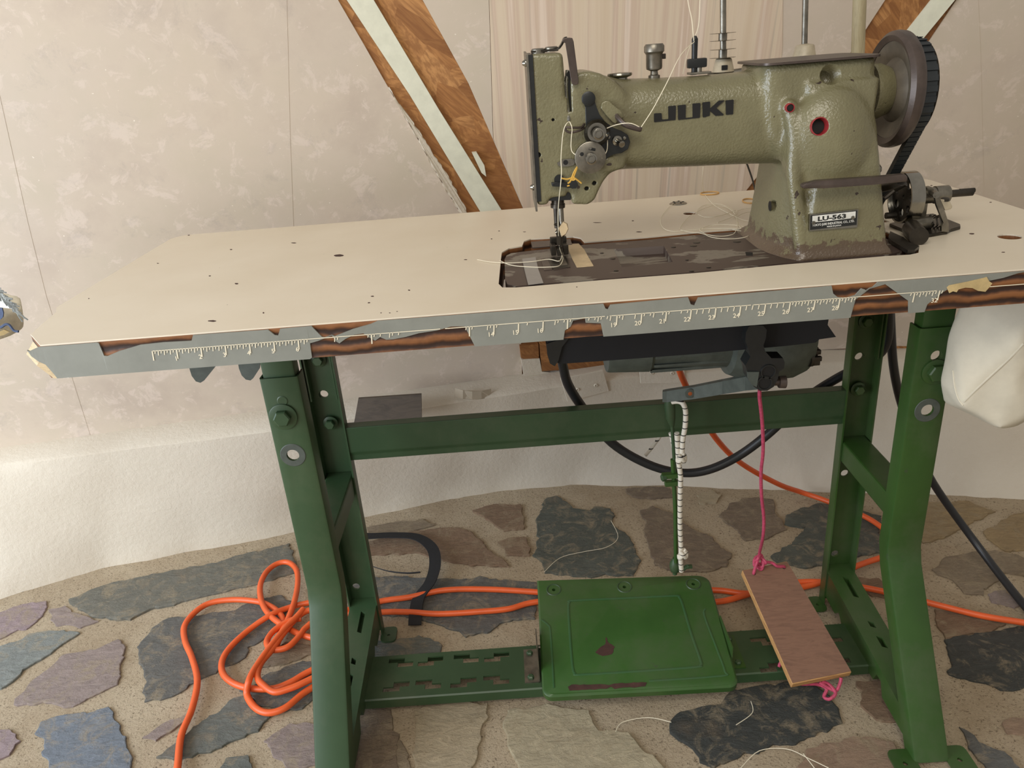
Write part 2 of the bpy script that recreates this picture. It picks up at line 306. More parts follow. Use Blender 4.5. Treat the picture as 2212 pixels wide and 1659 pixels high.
# ================================================================ THE ROOM
# floor: mortar bed with flagstones set proud of it
bm = B(); bmesh.ops.create_grid(bm, x_segments=60, y_segments=40, size=1, matrix=Matrix.Translation((.4,-.35,0)) @ Matrix.Diagonal((2.6,1.5,1,1)))
for v in bm.verts: v.co.z = -.0015 + .0015*mnoise.noise(v.co*6)
floor = obj('floor', bm, 'mortar', kind='structure', smooth=True)
def zm(lst, ox, oy, s): return [(ox+x*s, oy+y*s) for x, y in lst]
a = (0,1100,.337); b = (740,1020,.4069); c = (540,1160,.3008); d = (1560,1150,.3068); e = (740,1500,.5515)
STN = [
 ('gray', zm([(440,575),(640,490),(870,440),(1100,395),(1400,340),(1500,300),(1860,220),(1905,400),(1640,480),(1300,560),(1230,580),(960,640),(850,700),(740,710),(600,690),(500,640)],*a)),
 ('purple', zm([(0,660),(150,600),(290,590),(310,620),(250,700),(180,760),(120,770),(60,800),(-120,900),(-160,700)],*a)),
 ('blue', zm([(0,880),(190,800),(300,770),(510,795),(400,870),(260,960),(150,1030),(100,1080),(0,1150),(-110,1170),(-130,930)],*a)),
 ('mauve', zm([(90,1210),(200,1100),(340,1000),(400,930),(600,900),(750,830),(800,880),(780,1000),(760,1110),(620,1180),(440,1270),(300,1240),(120,1250)],*a)),
 ('slate', zm([(880,880),(970,760),(1080,700),(1240,680),(1500,640),(1700,560),(1820,550),(1870,600),(1830,690),(1800,760),(1600,880),(1560,960),(1420,1010),(1390,1060),(1270,1090),(1100,1200),(920,1230),(920,1110),(910,1000),(880,930)],*a)),
 ('azure', zm([(220,1450),(270,1350),(420,1320),(600,1290),(700,1260),(750,1330),(790,1440),(830,1520),(850,1700),(310,1720),(310,1620),(260,1560),(280,1490)],*a)),
 ('blueslate', zm([(1000,1600),(1130,1500),(1230,1390),(1400,1290),(1530,1200),(1600,1190),(1660,1280),(1745,1315),(1650,1420),(1500,1470),(1350,1560),(1200,1590)],*a)),
 ('slate', zm([(1530,1160),(1640,1120),(1700,1060),(1940,965),(2100,960),(2120,1130),(1940,1270),(1780,1300),(1670,1240)],*a)),
 ('mauve', zm([(920,1470),(1000,1390),(1190,1310),(1180,1370),(1000,1475)],*a)),
 ('blueslate', zm([(1380,1700),(1450,1600),(1580,1570),(1650,1720)],*a)),
 ('purple', zm([(-60,1400),(70,1410),(120,1480),(60,1570),(-60,1640)],*a)),
 ('mauve', zm([(1690,1480),(1860,1380),(1990,1370),(2150,1420),(2160,1620),(1850,1650),(1740,1560)],*a)),
 ('dust', zm([(1640,1000),(1760,900),(1850,850),(1990,860),(2000,920),(1760,1010)],*a)),
 ('mauve', zm([(310,640),(420,620),(520,680),(620,720),(520,750),(350,740)],*a)),
 ('green', zm([(1030,250),(1060,180),(1080,130),(1130,115),(1190,160),(1230,190),(1310,200),(1340,180),(1420,190),(1440,230),(1430,280),(1500,320),(1540,370),(1580,460),(1550,545),(1200,550),(1070,530),(1060,480),(1020,450),(1040,350)],*b)),
 ('brown', zm([(1570,200),(1640,180),(1730,210),(1850,300),(1960,340),(2010,400),(2060,440),(2040,500),(1900,530),(1750,520),(1650,490),(1620,380),(1600,270)],*b)),
 ('brown', [(1552,1115),(1580,1085),(1630,1072),(1668,1078),(1683,1115),(1695,1142),(1660,1160),(1612,1166),(1585,1140)]),
 ('rustb', zm([(690,200),(800,170),(950,170),(960,240),(970,300),(860,310),(780,260)],*b)),
 ('dust', zm([(130,290),(280,262),(420,250),(480,280),(300,330),(140,330)],*b)),
 ('rustb', zm([(60,390),(150,370),(400,310),(600,290),(700,320),(760,400),(850,460),(890,500),(700,490),(540,470),(400,430),(60,440)],*b)),
 ('rustb', zm([(820,370),(960,340),(1000,400),(1000,440),(880,440)],*b)),
 ('pale', zm([(1880,120),(1950,95),(2010,120),(1980,160),(1900,165)],*b)),
 ('brown', zm([(1500,90),(1640,75),(1740,90),(1760,130),(1640,140),(1530,130)],*b)),
 ('slate', zm([(700,290),(980,280),(1200,290),(1500,305),(1650,285),(1800,300),(2060,330),(2060,580),(1800,620),(1700,690),(1560,700),(1430,670),(1300,600),(1240,590),(1000,560),(700,520)],*c)),
 ('blueslate', zm([(760,770),(900,760),(1050,740),(1210,710),(1370,770),(1360,830),(1100,850),(760,900)],*c)),
 ('pale', zm([(1190,1240),(1290,1200),(1500,1180),(1720,1200),(1700,1280),(1650,1400),(1640,1600),(1560,1720),(1190,1740),(1180,1500)],*c)),
 ('cream', zm([(620,130),(650,60),(800,40),(960,60),(1000,140),(1120,150),(1230,250),(1300,310),(700,320),(650,180)],*e)),
 ('brown', zm([(20,60),(100,50),(190,60),(220,320),(-20,320)],*e)),
 ('black', zm([(0,1200),(60,1110),(200,1080),(500,1050),(640,1060),(780,1160),(820,1290),(860,1340),(700,1400),(500,1490),(370,1500),(250,1560),(170,1540),(60,1600),(-60,1660),(-150,1620),(-190,1530),(-320,1450),(-380,1400),(-300,1250)],*d)),
 ('pink', zm([(600,1520),(900,1450),(1050,1430),(1200,1480),(1240,1560),(1280,1720),(520,1720)],*d)),
 ('rustb', zm([(940,1040),(1100,1050),(1220,1170),(1290,1280),(1250,1330),(1090,1320),(1000,1230),(960,1120)],*d)),
 ('slate', zm([(1290,1440),(1360,1390),(1400,1410),(1400,1500),(1310,1510)],*d)),
 ('black', zm([(1570,760),(1700,720),(1900,690),(2200,640),(2260,1060),(2100,1110),(1960,1100),(1820,1050),(1620,1010),(1600,850)],*d)),
 ('rustb', zm([(1480,540),(1700,560),(2000,640),(1860,700),(1700,712),(1570,745),(1520,640)],*d)),
 ('dust', zm([(1480,260),(1540,190),(1640,160),(1860,130),(2000,140),(2200,200),(2220,330),(2000,280),(1850,400),(1850,440),(1700,420),(1600,330)],*d)),
 ('mauve', zm([(1870,430),(1990,405),(2100,500),(2060,520),(1910,490)],*d)),
 ('slate', zm([(1690,1380),(1820,1460),(1900,1500),(2050,1600),(2125,1700),(1880,1700),(1740,1500)],*d)),
 ('pink', zm([(1960,1330),(2200,1290),(2200,1450),(2010,1410)],*d)),
 ('green', [(1696,1108),(1725,1100),(1770,1088),(1830,1092),(1900,1112),(1908,1190),(1850,1203),(1790,1217),(1740,1223),(1682,1217),(1665,1200),(1700,1182),(1742,1137),(1700,1132)]),
 ('rustb', zm([(950,310),(1120,330),(1180,400),(1170,460),(1060,440),(990,400)],*d)),
 ('tanst', [(1990,1085),(2095,1082),(2150,1105),(2100,1130),(2040,1160),(1995,1172),(1975,1120)]),
 ('tanst', [(2120,1150),(2212,1100),(2290,1120),(2270,1180),(2170,1190)]),
 ('rustb', [(1890,1430),(1960,1400),(1990,1500),(1930,1500)]),
 ('dust', [(700,1640),(760,1560),(870,1600),(890,1700),(690,1700)])]
SC = dict(gray='79776c', purple='a38f90', blue='8b8f8a', mauve='a08f88', slate='6d6c67', azure='7f8791', blueslate='73766f', dust='94836c', green='5c6057', brown='85735f', rustb='8f745b', pale='bfae90', cream='c5b798', black='464844', pink='a98d75', tanst='a8906a')
SM = {k: m_stone(k, v) for k, v in SC.items()}
for i, (k, pts) in enumerate(STN):
    w = dense(Z(pts, .002), .007, .0014, seed=i)
    w = [p + Vector((mnoise.noise(p*38+Vector((i,0,0)))*.007+mnoise.noise(p*130)*.0022, mnoise.noise(p*38+Vector((0,i,7)))*.007+mnoise.noise(p*130+Vector((5,0,0)))*.0022, 0)) for p in w]
    hz = .0018 + .0014*random.Random(i).random(); cx = sum((p for p in w), Vector())/len(w)
    bm = B(); lo = [bm.verts.new((p.x,p.y,-.004)) for p in w]; mid = [bm.verts.new((p.x,p.y,hz-.0010)) for p in w]
    hi = [bm.verts.new((p.x+(cx.x-p.x)*.02,p.y+(cx.y-p.y)*.02,hz)) for p in w]; n = len(w)
    for A_, B_ in ((lo,mid),(mid,hi)):
        for q in range(n): bm.faces.new((A_[q],A_[(q+1)%n],B_[(q+1)%n],B_[q]))
    bm.faces.new(hi); bmesh.ops.triangulate(bm, faces=[f for f in bm.faces if len(f.verts) > 4])
    obj('flagstone', bm, SM[k], floor)


# riser: white plastered curb round the dome
base = Z([(-320,1360),(-120,1320),(0,1290),(230,1222),(560,1163),(780,1115),(1000,1070),(1130,1052),(1250,1045),(1400,1046),(1560,1052),(1750,1060),(1990,1065),(2212,1077),(2420,1095)], 0)
RZ = .27
top = Z([(-320,1062),(-120,1030),(0,1010),(240,975),(582,934),(800,900),(1000,869),(1100,854),(1212,836),(1400,812),(1560,800),(1750,792),(1930,782),(2212,782),(2420,784)], RZ)
WZ = .285
wall = Z([(-320,1010),(-120,985),(0,965),(192,935),(560,895),(760,866),(1000,828),(1120,808),(1212,792),(1400,768),(1560,756),(1750,744),(1930,737),(2212,745),(2420,755)], WZ)
def resample(pl, n):
    L = [0]
    for p, q in zip(pl[:-1], pl[1:]): L.append(L[-1]+(q-p).length)
    out = []
    for k in range(n):
        s = L[-1]*k/(n-1); j = max(i for i in range(len(L)) if L[i] <= s+1e-9); j = min(j, len(pl)-2)
        out.append(pl[j].lerp(pl[j+1], (s-L[j])/(L[j+1]-L[j])))
    return out
NS = 140; rb, rt, rw = resample(base,NS), resample(top,NS), resample(wall,NS)
bm = B(); rows = []
for k in range(NS):
    col = []
    for j in range(13):
        p = rb[k].lerp(rt[k], j/12); nn = mnoise.noise(p*9)*.004 + (mnoise.noise(p*60)*.002 if j == 0 else 0)
        if j < 2: nn -= .004*(1-j/2)*(1+mnoise.noise(p*25))
        col.append(bm.verts.new(p + Vector((0, nn, -.006 if j == 0 else 0))))
    q = rt[k]+Vector((0,.006,.006)); col.append(bm.verts.new(q.lerp(rw[k], .04)))
    col.append(bm.verts.new(rw[k])); col.append(bm.verts.new(rw[k]+Vector((0,.14,0)))); col.append(bm.verts.new(Vector((rw[k].x, rw[k].y+.14, -.006)))); rows.append(col)
for k in range(NS-1):
    for j in range(len(rows[0])):
        jj = (j+1)%len(rows[0]); bm.faces.new((rows[k][j],rows[k+1][j],rows[k+1][jj],rows[k][jj]))
bm.faces.new(rows[0]); bm.faces.new(rows[-1][::-1])
riser = obj('wall_base', bm, 'plaster', kind='structure', smooth=True)
# dome panels
wl = [wall[2], wall[7]]; wr = [wall[10], wall[13]]
def plane(p, q, lean):           # plane through p-q leaning inward (towards the viewer)
    t = (q-p).normalized(); n = Vector((t.y, -t.x, 0)); n = n if n.y < 0 else -n
    up = Vector((0,0,1))*math.cos(lean) + n*math.sin(lean); return up.cross(t).normalized()
nl, nr = plane(wl[0], wl[1], math.radians(15)), plane(wr[0], wr[1], math.radians(13))
if nl.y > 0: nl = -nl
if nr.y > 0: nr = -nr
PL = lambda x, y: PN(x, y, wl[0], nl)
PR = lambda x, y: PN(x, y, wr[0], nr)
# left & right sheathing (strand board) behind the wallpapered panels
v1b, v1t = PL(1300, 804), PL(600, -333); v2b, v2t = PR(1408, 790), PR(2210, -250)
nc = (v1t-v1b).cross(v2t-v1b).normalized(); nc = nc if nc.y < 0 else -nc
PC = lambda x, y: PN(x, y, v1b, nc)
OFF = .0038
def lift(p, n, off):             # point of the same sight line on the plane raised by off
    c = Vector(CP); return c + (p-c)*(n.dot(p+n*off-c)/n.dot(p-c))
def slab(name, pts, n, th, mat, parent=None, off=0, **kw):
    bm = B(); prism(bm, [lift(p, n, off) for p in pts], -n*th); return obj(name, bm, mat, parent, **kw)
wal = slab('wall_left', [PL(-340,1034), PL(1300,815), PL(560,-400), PL(-340,-400)], nl, .02, 'osb', kind='structure')
wac = slab('wall_back', [PC(1285,806), PC(1415,800), v2t, v1t], nc, .02, 'osb', kind='structure')
war = slab('wall_right', [PR(1395,796), PR(2440,766), PR(2440,-400), PR(2330,-400)], nr, .02, 'osb', kind='structure')
# wallpaper strips (children), each a sheet on its panel
L = lambda pts: [PL(x,y) for x,y in pts]
slab('wallpaper_strip', L([(-330,1027),(0,977),(196,944),(100,640),(60,480),(-20,120),(-80,-380),(-330,-380)]), nl, .0025, 'paper', wal, OFF)
slab('wallpaper_strip', L([(193,945),(560,904),(655,893),(640,640),(627,300),(618,-60),(612,-200),(560,-380),(-84,-380),(-24,120),(56,480),(96,640)]), nl, .0025, 'paper', wal, OFF-.0004)
slab('wallpaper_strip', L([(651,894),(1000,838),(1128,816),(1122,640),(995,462),(948,384),(902,300),(850,209),(787,98),(730,0),(648,-150),(612,-210),(623,300),(636,640)]), nl, .0025, 'paper', wal, OFF-.0008)
# torn crumbly edge of the left panel
prs = random.Random(3)
ed1 = [(838,190),(850,209),(875,252),(902,300),(925,342),(948,384),(972,424),(995,462),(1022,508)]; ed2 = [(1040,508),(1011,462),(985,412),(965,376),(944,345),(927,318),(905,285),(884,254),(860,222),(842,190)]
bm = B(); pts = dense(L(ed1+ed2), .006, .0018, seed=5); prism(bm, [lift(p,nl,OFF+.003) for p in pts], -nl*.006)
obj('torn_edge', bm, 'plaster', wal, label='crumbled plaster edge where the wallpaper is torn')
CC = lambda pts: [PC(x,y) for x,y in pts]
slab('wallpaper_strip', CC([(913,-0),(1012,180),(1132,455),(1280,700),(1065,300),(1056,0),(1050,-380),(700,-380)]), nc, .0025, 'paper', wac, OFF)
slab('wallpaper_strip', CC([(1057,0),(1066,300),(1150,489),(1320,762),(1390,690),(1614,409),(1668,340),(1690,100),(1694,-380),(1051,-380)]), nc, .0025, 'streak', wac, OFF+.0008)
slab('wallpaper_strip', CC([(1686,100),(1664,345),(1840,110),(1912,0),(2140,-380),(1695,-380)]), nc, .0025, 'paper', wac, OFF)
RR = lambda pts: [PR(x,y) for x,y in pts]
slab('wallpaper_strip', RR([(1480,772),(1930,747),(2130,752),(2125,400),(2118,100),(2110,-60),(2066,0),(2000,100),(1960,155)]), nr, .0025, 'paper', war, OFF)
slab('wallpaper_strip', RR([(2126,752),(2430,762),(2430,-380),(2340,-380),(2106,-55),(2114,100),(2121,400)]), nr, .0025, 'paper', war, OFF-.0005)
# struts
def strut(name, plist, PF, n, th, side):
    a0 = PF(1200,400)+n*th; bm = B(); prism(bm, [PN(x,y,a0,n) for x,y in plist], -n*(th-.001)); bmesh.ops.bevel(bm, geom=list(bm.edges), offset=.002, segments=2, affect='EDGES', profile=.5)
    return obj(name, bm, 'white_paint', kind='structure')
strut('trim_1', [(560,-300),(620,-300),(807,0),(950,240),(1084,455),(1285,780),(1245,800),(1039,460),(885,205),(749,0)], PL, nl, .008, 1)
strut('trim_2', [(2164,-190),(2218,-190),(2063,0),(1989,90),(1752,385),(1450,760),(1410,745),(1705,380),(1962,62),(2012,0)], PR, nr, .012, 1)
def wedge(): 
    bm = B(); f = [PL(x,y) for x,y in ((1018,326),(1028,325),(1044,352),(1048,376),(1038,368))]; prism(bm, [p+nl*.012 for p in f], -nl*.008); return bm
o = obj('wood_shim', wedge(), 'white_paint', cat='shim', label='small white painted shim beside the left diagonal white board')
# scraps of strand board and white blocks low down by the hub
bm = B(); prism(bm, [PL(x,y)+nl*.012 for x,y in ((1163,736),(1300,724),(1302,787),(1168,795))], -nl*.012); obj('wall_scrap', bm, 'osb', wal, label='exposed strand board patch at the dome hub')
bm = B(); prism(bm, [PL(x,y)+nl*.010 for x,y in ((1121,742),(1161,738),(1162,768),(1130,770),(1124,768))], -nl*.01); obj('wood_block', bm, 'osb', wal)
bm = B(); prism(bm, [PL(x,y)+nl*.012 for x,y in ((1124,770),(1163,768),(1168,796),(1200,800),(1200,812),(1131,812))], -nl*.012); obj('plaster_block', bm, 'plaster', wal)
# connector plates with screws on the riser
def riser_pt(x, y, off):         # riser face near the plates
    j = min(range(NS), key=lambda k: abs(rt[k].x - P(x,y,2,.2).x)); j = max(2, min(NS-3, j))
    n = (rt[j+2]-rt[j-2]).cross(rb[j]-rt[j]).normalized(); n = n if n.y < 0 else -n
    return PN(x, y, rt[j]+n*off, n), n
def connector(pts, screws, lab):
    _, n = riser_pt(*pts[0], 0); a0 = riser_pt(*pts[0], .007)[0]
    f = [PN(x,y,a0,n) for x,y in pts]; c0 = sum(f, Vector())/len(f)
    t = thing('connector_plate', lab, 'bracket', c0)
    bm = B(); prism(bm, f, -n*.006); bmesh.ops.bevel(bm, geom=list(bm.edges), offset=.0006, segments=1, affect='EDGES', profile=.5); obj('plate', bm, 'plaster', t)
    for x, y in screws:
        q = PN(x,y,a0,n); bm = B(); lathe(bm, [(.0045,0),(.0045,.0012),(.003,.0025),(.0022,.0025),(.0018,.0008),(0,.0008)], q, n, 14); obj('screw', bm, 'plaster', t, smooth=True)
connector([(1211,818),(1303,800),(1316,845),(1226,868)], [(1247.5,841),(1287,832)], 'tilted white-painted connector plate with two screws, left one of two on the white curb')
connector([(1381,796),(1478,790),(1480,828),(1384,829)], [(1408.5,805),(1452,806)], 'level white-painted connector plate with two screws, behind the orange cord on the curb')

# ================================================================ THE TABLE
TX0, TX1, TD, TH = -.1702, 1.0490, .514, .0371
table = thing('sewing_table', 'white laminate sewing machine table with grey taped ruler edge on green steel stand', 'table', (.44, .26, 0))
g = lambda *p: Vector(p)
def corner(cx, cy, r, a0, a1, n=6): return [g(cx+r*math.cos(math.radians(a0+(a1-a0)*k/n)), cy+r*math.sin(math.radians(a0+(a1-a0)*k/n)), 0) for k in range(n+1)]
cA, cB, cC = P(120,669,2,H), P(66,722,2,H), P(84,742,2,H)
outline = [g(cC.x+.004,0,0)] + [g(TX1,0,0)] + corner(TX1-.035, TD-.035, .035, 0, 90) + corner(TX0+.03, TD-.03, .03, 90, 180) + [g(TX0+.001,cA.y+.01,0), g(cA.x+.006,cA.y-.01,0), g(cB.x,cB.y,0)]
HOLE = Z([(1077,613),(1082,560),(1084,545),(1100,536),(1128,531),(1132,521),(1146,516),(1238,511),(1254,514),(1263,523),(1400,512),(1500,502),(1630,492),(1800,478),(1915,500),(1960,522),(1985,537),(1984,546),(1966,550),(1915,553),(1700,571),(1500,590),(1300,605),(1115,621),(1085,621)], H)
SLOT = (.828,.235,.870,.350)
def holed(name, z0, z1, mat, **kw):
    bm = B(); prism(bm, [g(p.x,p.y,z0) for p in outline], (0,0,z1-z0)); o = obj(name, bm, mat, table, **kw)
    loc = WL[o.name]; cs = []
    def cut_poly(pts):
        c = B(); prism(c, [g(p.x,p.y,z0-.01)-loc for p in pts], (0,0,z1-z0+.02)); return c
    cs.append(cut_poly(HOLE))
    for px, py, r in ((2181,511.5,.0125),(1490,461,.0095)):
        q = P(px,py,2,H); c = B(); cyl(c, g(q.x,q.y,z0-.01)-loc, g(q.x,q.y,z1+.01)-loc, r); cs.append(c)
    c = B(); box(c, g(SLOT[0],SLOT[1],z0-.01)-loc, g(SLOT[2],SLOT[3],z1+.01)-loc); cs.append(c)
    q = Vector(o.location); o.location = (0,0,0); o.parent = None
    cut(o, cs); o.parent = table; o.location = q
    return o
holed('tabletop', H-TH, H-.0015, 'wood_edge', label='brown layered wood core of the table top')
holed('laminate', H-.0015, H, 'laminate', label='cream laminate surface with scratches and chips')
# broken corner
bm = B(); pts = [g(cC.x+.03,-.0008,0), g(cC.x+.004,-.001,0), g(cB.x-.002,cB.y,0), g(cA.x-.002,cA.y-.012,0), g(cA.x+.004,cA.y,0), g(cA.x+.02,cA.y-.02,0)]
rn = random.Random(4)
lo = [g(p.x+rn.uniform(-.001,.001)+.004,p.y,H-TH-.0006) for p in pts]; m1 = [g(p.x-.010,p.y,H-.022) if i in (1,2,3) else g(p.x,p.y,H-.022) for i, p in enumerate(pts)]; hi = [g(p.x+.004,p.y,H-.006) for p in pts]
loft(bm, [lo, m1, hi]); obj('broken_corner', bm, 'wood_tan', table, smooth=True, label='broken corner with pale frayed chipboard showing')
def ex(px, fr): # world x and z on the front face at pixel x, height fraction
    yt = 742 - (px-82)*.0782; q = P(px, yt, 1, 0); return q.x
bot = [(56,.86),(60,.7),(72,.52),(84,.42),(92,.2),(99,0),(655,0),(660,.02),(662,.45),(680,.5),(700,.58),(712,.62),(718,.45),(725,.38),(740,.5),(760,.60),(780,.62),(795,.45),(803,.38),(815,.47),(828,.38),(842,.38),(870,.42),(900,.5),(940,.54),(970,.62),(1000,.60),(1009,.3),(1018,0),(1213,0),(1217,.25),(1230,.35),(1236,.52),(1262,.56),(1263,.43),(1296,.38),(1301,0),(1845,0),(1852,.5),(1880,.78),(1913,.88),(1940,.62),(1969,.34),(1973,0),(2008,0),(2012,.2),(2040,.5),(2070,.74),(2090,.66),(2118,.62),(2135,.74),(2170,.8),(2200,.9),(2215,.92),(2300,.7),(2400,.2),(2500,.0),(2530,0)]
topf = [(56,.88),(66,.93),(82,1),(208,1),(212,.98),(215,.6),(222,.58),(250,.70),(300,.84),(350,.86),(410,.84),(416,1),(578,.99),(590,.82),(597,.80),(604,.99),(672,1),(676,.92),(690,.66),(705,.60),(760,.82),(800,.93),(815,1),(1303,.99),(1307,.85),(1312,.82),(1318,.95),(1486,.99),(1492,.78),(1500,.74),(1508,.96),(1796,1),(1801,.78),(1812,.66),(1830,.62),(1850,.68),(1862,.86),(1870,.82),(1878,.70),(1886,.78),(1896,1),(2530,1)]
def interp(tab, x):
    for (a0,b0),(a1,b1) in zip(tab[:-1], tab[1:]):
        if a0 <= x <= a1: return b0+(b1-b0)*(x-a0)/max(1e-6,(a1-a0))
    return tab[-1][1]
xs = sorted(set([t[0] for t in bot]+[t[0] for t in topf]+list(range(60,2530,12))))
bm = B(); A_ = []; B_ = []
for x in xs:
    wx = ex(x, .5)
    if wx > TX1: break
    zb, zt = H-TH+TH*interp(bot,x)-(.0008 if interp(bot,x) == 0 else 0), H-.0018-TH*(1-interp(topf,x))
    if zt < zb+.001: zt = zb+.001
    A_.append((bm.verts.new((wx,-.0012,zb)), bm.verts.new((wx,-.0016,zt)))); B_.append((bm.verts.new((wx,.0,zb)), bm.verts.new((wx,.0,zt))))
for i in range(len(A_)-1):
    a0,a1 = A_[i],A_[i+1]; b0,b1 = B_[i],B_[i+1]
    for f in ((a0[0],a1[0],a1[1],a0[1]),(b0[1],b1[1],b1[0],b0[0]),(a0[1],a1[1],b1[1],b0[1]),(a0[0],b0[0],b1[0],a1[0])): bm.faces.new(f)
bm.faces.new((A_[0][0],A_[0][1],B_[0][1],B_[0][0])); bm.faces.new((A_[-1][0],B_[-1][0],B_[-1][1],A_[-1][1]))
obj('edge_tape', bm, 'tape', table, label='torn grey duct tape over the front edge')
bm = B(); pts = [P(x,y,1,-.0016) for x,y in ((2045,621),(2050,616),(2090,608),(2125,600),(2131,598),(2136,607),(2143,612),(2137,620),(2128,630),(2112,628),(2100,622),(2085,621),(2070,625),(2066,631),(2058,629),(2050,633))]
prism(bm, pts, (0,-.0005,0)); obj('paper_scrap', bm, 'patch', table, label='yellowed torn paper scrap on the tape')
# printed ruler: base line, ticks, numerals
ZR = H-.0155
bm = B(); IN = .0254
def rz(px): # slight wander of the printed line
    return ZR
def tick(x, l, w=.0005, skew=0): prism(bm, [(x-w,-.0018,ZR),(x+w,-.0018,ZR),(x+w-skew,-.0018,ZR-l),(x-w-skew,-.0018,ZR-l)], (0,-.0002,0))
rr = random.Random(2)
def gone(x, l):
    px = 1106+F*np.dot(RM.T@(np.array([x,0,ZR])-CP),[1,0,0])/np.dot(RM.T@(np.array([x,0,ZR])-CP),[0,1,0])
    return (ZR-l) < H-TH+TH*interp(bot,px)+.001 or (2040 < px < 2150)
for i in range(0, 272):
    x = i*IN/8
    if i % 8 == 0: l = .0105
    elif i % 2 == 0: l = .0052
    else: l = .0032
    if gone(x, l if i % 8 else .006): continue
    worn = 9*8 < i < 22*8
    if worn and i % 8 and rr.random() < .6: continue
    if i % 2 and 22*8 < i < 26*8: continue
    tick(x, l, .00045 if i % 8 else .0006, .001)
for x0, x1 in ((0,.11),(.112,.30),(.305,.47),(.475,.62),(.622,.81),(.855,.93)):
    prism(bm, [(x0,-.0018,ZR-.0004),(x1,-.0018,ZR-.0004),(x1,-.0018,ZR+.0004),(x0,-.0018,ZR+.0004)], (0,-.0002,0))
obj('ruler_marks', bm, 'thread', table, label='cream printed inch marks along the front edge')
for i in list(range(1,7))+[9,10,11,12,13,14,15,16,18,19,20,21,22,23,24,25,26,27,28,31,32]:
    x = i*IN - (.0075 if i > 9 else .0045)
    if gone(x, .011): continue
    if i in (9,10,11): continue
    text(str(i), .0068, (x,-.0018,ZR-.0125), (1,0,0.02), (0,0,1), 'thread', table, 'ruler_numeral', .0001, .0001, 1.0)
# dark chips and pits in the laminate
bm = None
def blot(x, y, w, h, mat='dark', name='chip_mark', nm=9):
    rn = random.Random(int(x*7+y)); c = B(); pts = []
    for k in range(nm):
        a_ = 2*math.pi*k/nm; s = rn.uniform(.65,1.1); pts.append(P(x+w*math.cos(a_)*s, y+h*math.sin(a_)*s, 2, H))
    prism(c, [p+Vector((0,0,.00005)) for p in pts], (0,0,.0001)); return obj(name, c, mat, table)
for a_ in ((732,552,13,2.5),(459,693.5,10,2),(635,525,7,1.3),(499,539,3,1.2),(511,613,4,2),(453,596,3,1.2),(804,640,4,1.2),(797,654,3,1.5),(884,627,3,1.5),(569,676,2,2),(341,569,3,1),(408,508,3,1),(1006,561,4,1),(1062,516,2,1),(1078,499,2,1),(1367,477,3,1),(1380,501,7,1),(1290,481,10,.8),(1133,501,4,.8),(192,645,1.5,1.2),(823,676,2,.8),(842,676,2,.8),(858,673,2,.8),(2140,437,3,1),(2012,401,2.5,1),(2099,505,7,1.6),(2028,465,2,.8),(2167,545,4,1),(1246,620,1.5,1)): blot(*a_, mat='rust')
for pts in (((740,668),(700,692),(712,688)),((2100,505),(2120,503),(2136,500)),((2022,529),(2045,526),(2060,527)),((1215,570),(1228,640),(1245,655))): pass
# hole lining plug + chrome grommet
q = P(1465,440,2,H); bm = B(); lathe(bm, [(.0035,-.002),(.0035,.0006),(.005,.0022),(.008,.0026),(.0125,.0012),(.0138,0),(.0138,-.001)], q, (0,0,1), 28); obj('cable_grommet', bm, 'steel', table, smooth=True, label='chrome grommet')
for k in range(5):
    a_ = k*1.2566; bm = B(); p_ = q+Vector((math.cos(a_)*.0075, math.sin(a_)*.0075, .0024)); lathe(bm, [(.0019,0),(.0015,.0006),(0,.0007)], p_, (0,0,1), 8); obj('grommet_recess', bm, 'dark', table)
bm = B(); cyl(bm, q-Vector((0,0,.001)), q+Vector((0,0,.0008)), .0036); obj('grommet_plug', bm, 'dark', table)

# ---- steel stand
YF, YFB, YR, YRF = .160, .182, .366, .343
LX = (.0425, .0935); RX = (.8885, .9385)
UP = H-TH
def channel(path, x0, x1, open_dir, t=.0025, d=.022):
    """U-channel following path (y,z of the web outside face); flanges go towards open_dir (+1 back, -1 front)"""
    bm = B(); secs = []
    for i, (y, z) in enumerate(path):
        if i == 0: dy, dz = path[1][0]-y, path[1][1]-z
        elif i == len(path)-1: dy, dz = y-path[-2][0], z-path[-2][1]
        else: dy, dz = path[i+1][0]-path[i-1][0], path[i+1][1]-path[i-1][1]
        L_ = math.hypot(dy, dz); ny, nz = -dz/L_, dy/L_            # normal in the yz plane
        if ny*open_dir < 0: ny, nz = -ny, -nz
        f = lambda x, k: (x, y+ny*k, z+nz*k)
        r = .004
        secs.append([f(x0,d), f(x0,r), f(x0+r*.3,r*.3), f(x0+r,0), f(x1-r,0), f(x1-r*.3,r*.3), f(x1,r), f(x1,d), f(x1-t,d), f(x1-t,t+.001), f(x0+t,t+.001), f(x0+t,d)])
    return loft(bm, secs)
def holes(o, lst):                # lst of (point, direction, radius)
    loc = WL[o.name]; keep = Vector(o.location); cs = []
    for p, n, r in lst:
        c = B(); p = Vector(p)-loc; n = Vector(n); cyl(c, p-n*.012, p+n*.012, r, seg=16); cs.append(c)
    par = o.parent; o.parent = None; o.location = (0,0,0); cut(o, cs); o.parent = par; o.location = keep; return o
def bolt(par, p, n, r=.010, wr=.016, mat='green'):
    n = Vector(n).normalized(); p = Vector(p)
    bm = B(); lathe(bm, [(wr,0),(wr,.0018),(wr*.93,.0024),(.004,.0024)], p, n, 26); w_ = obj('washer', bm, mat, par, smooth=True)
    bm = B(); lathe(bm, [(r,0),(r,.006),(r*.85,.0075),(0,.0075)], p+n*.0024, n, 6); obj('bolt', bm, mat, par)
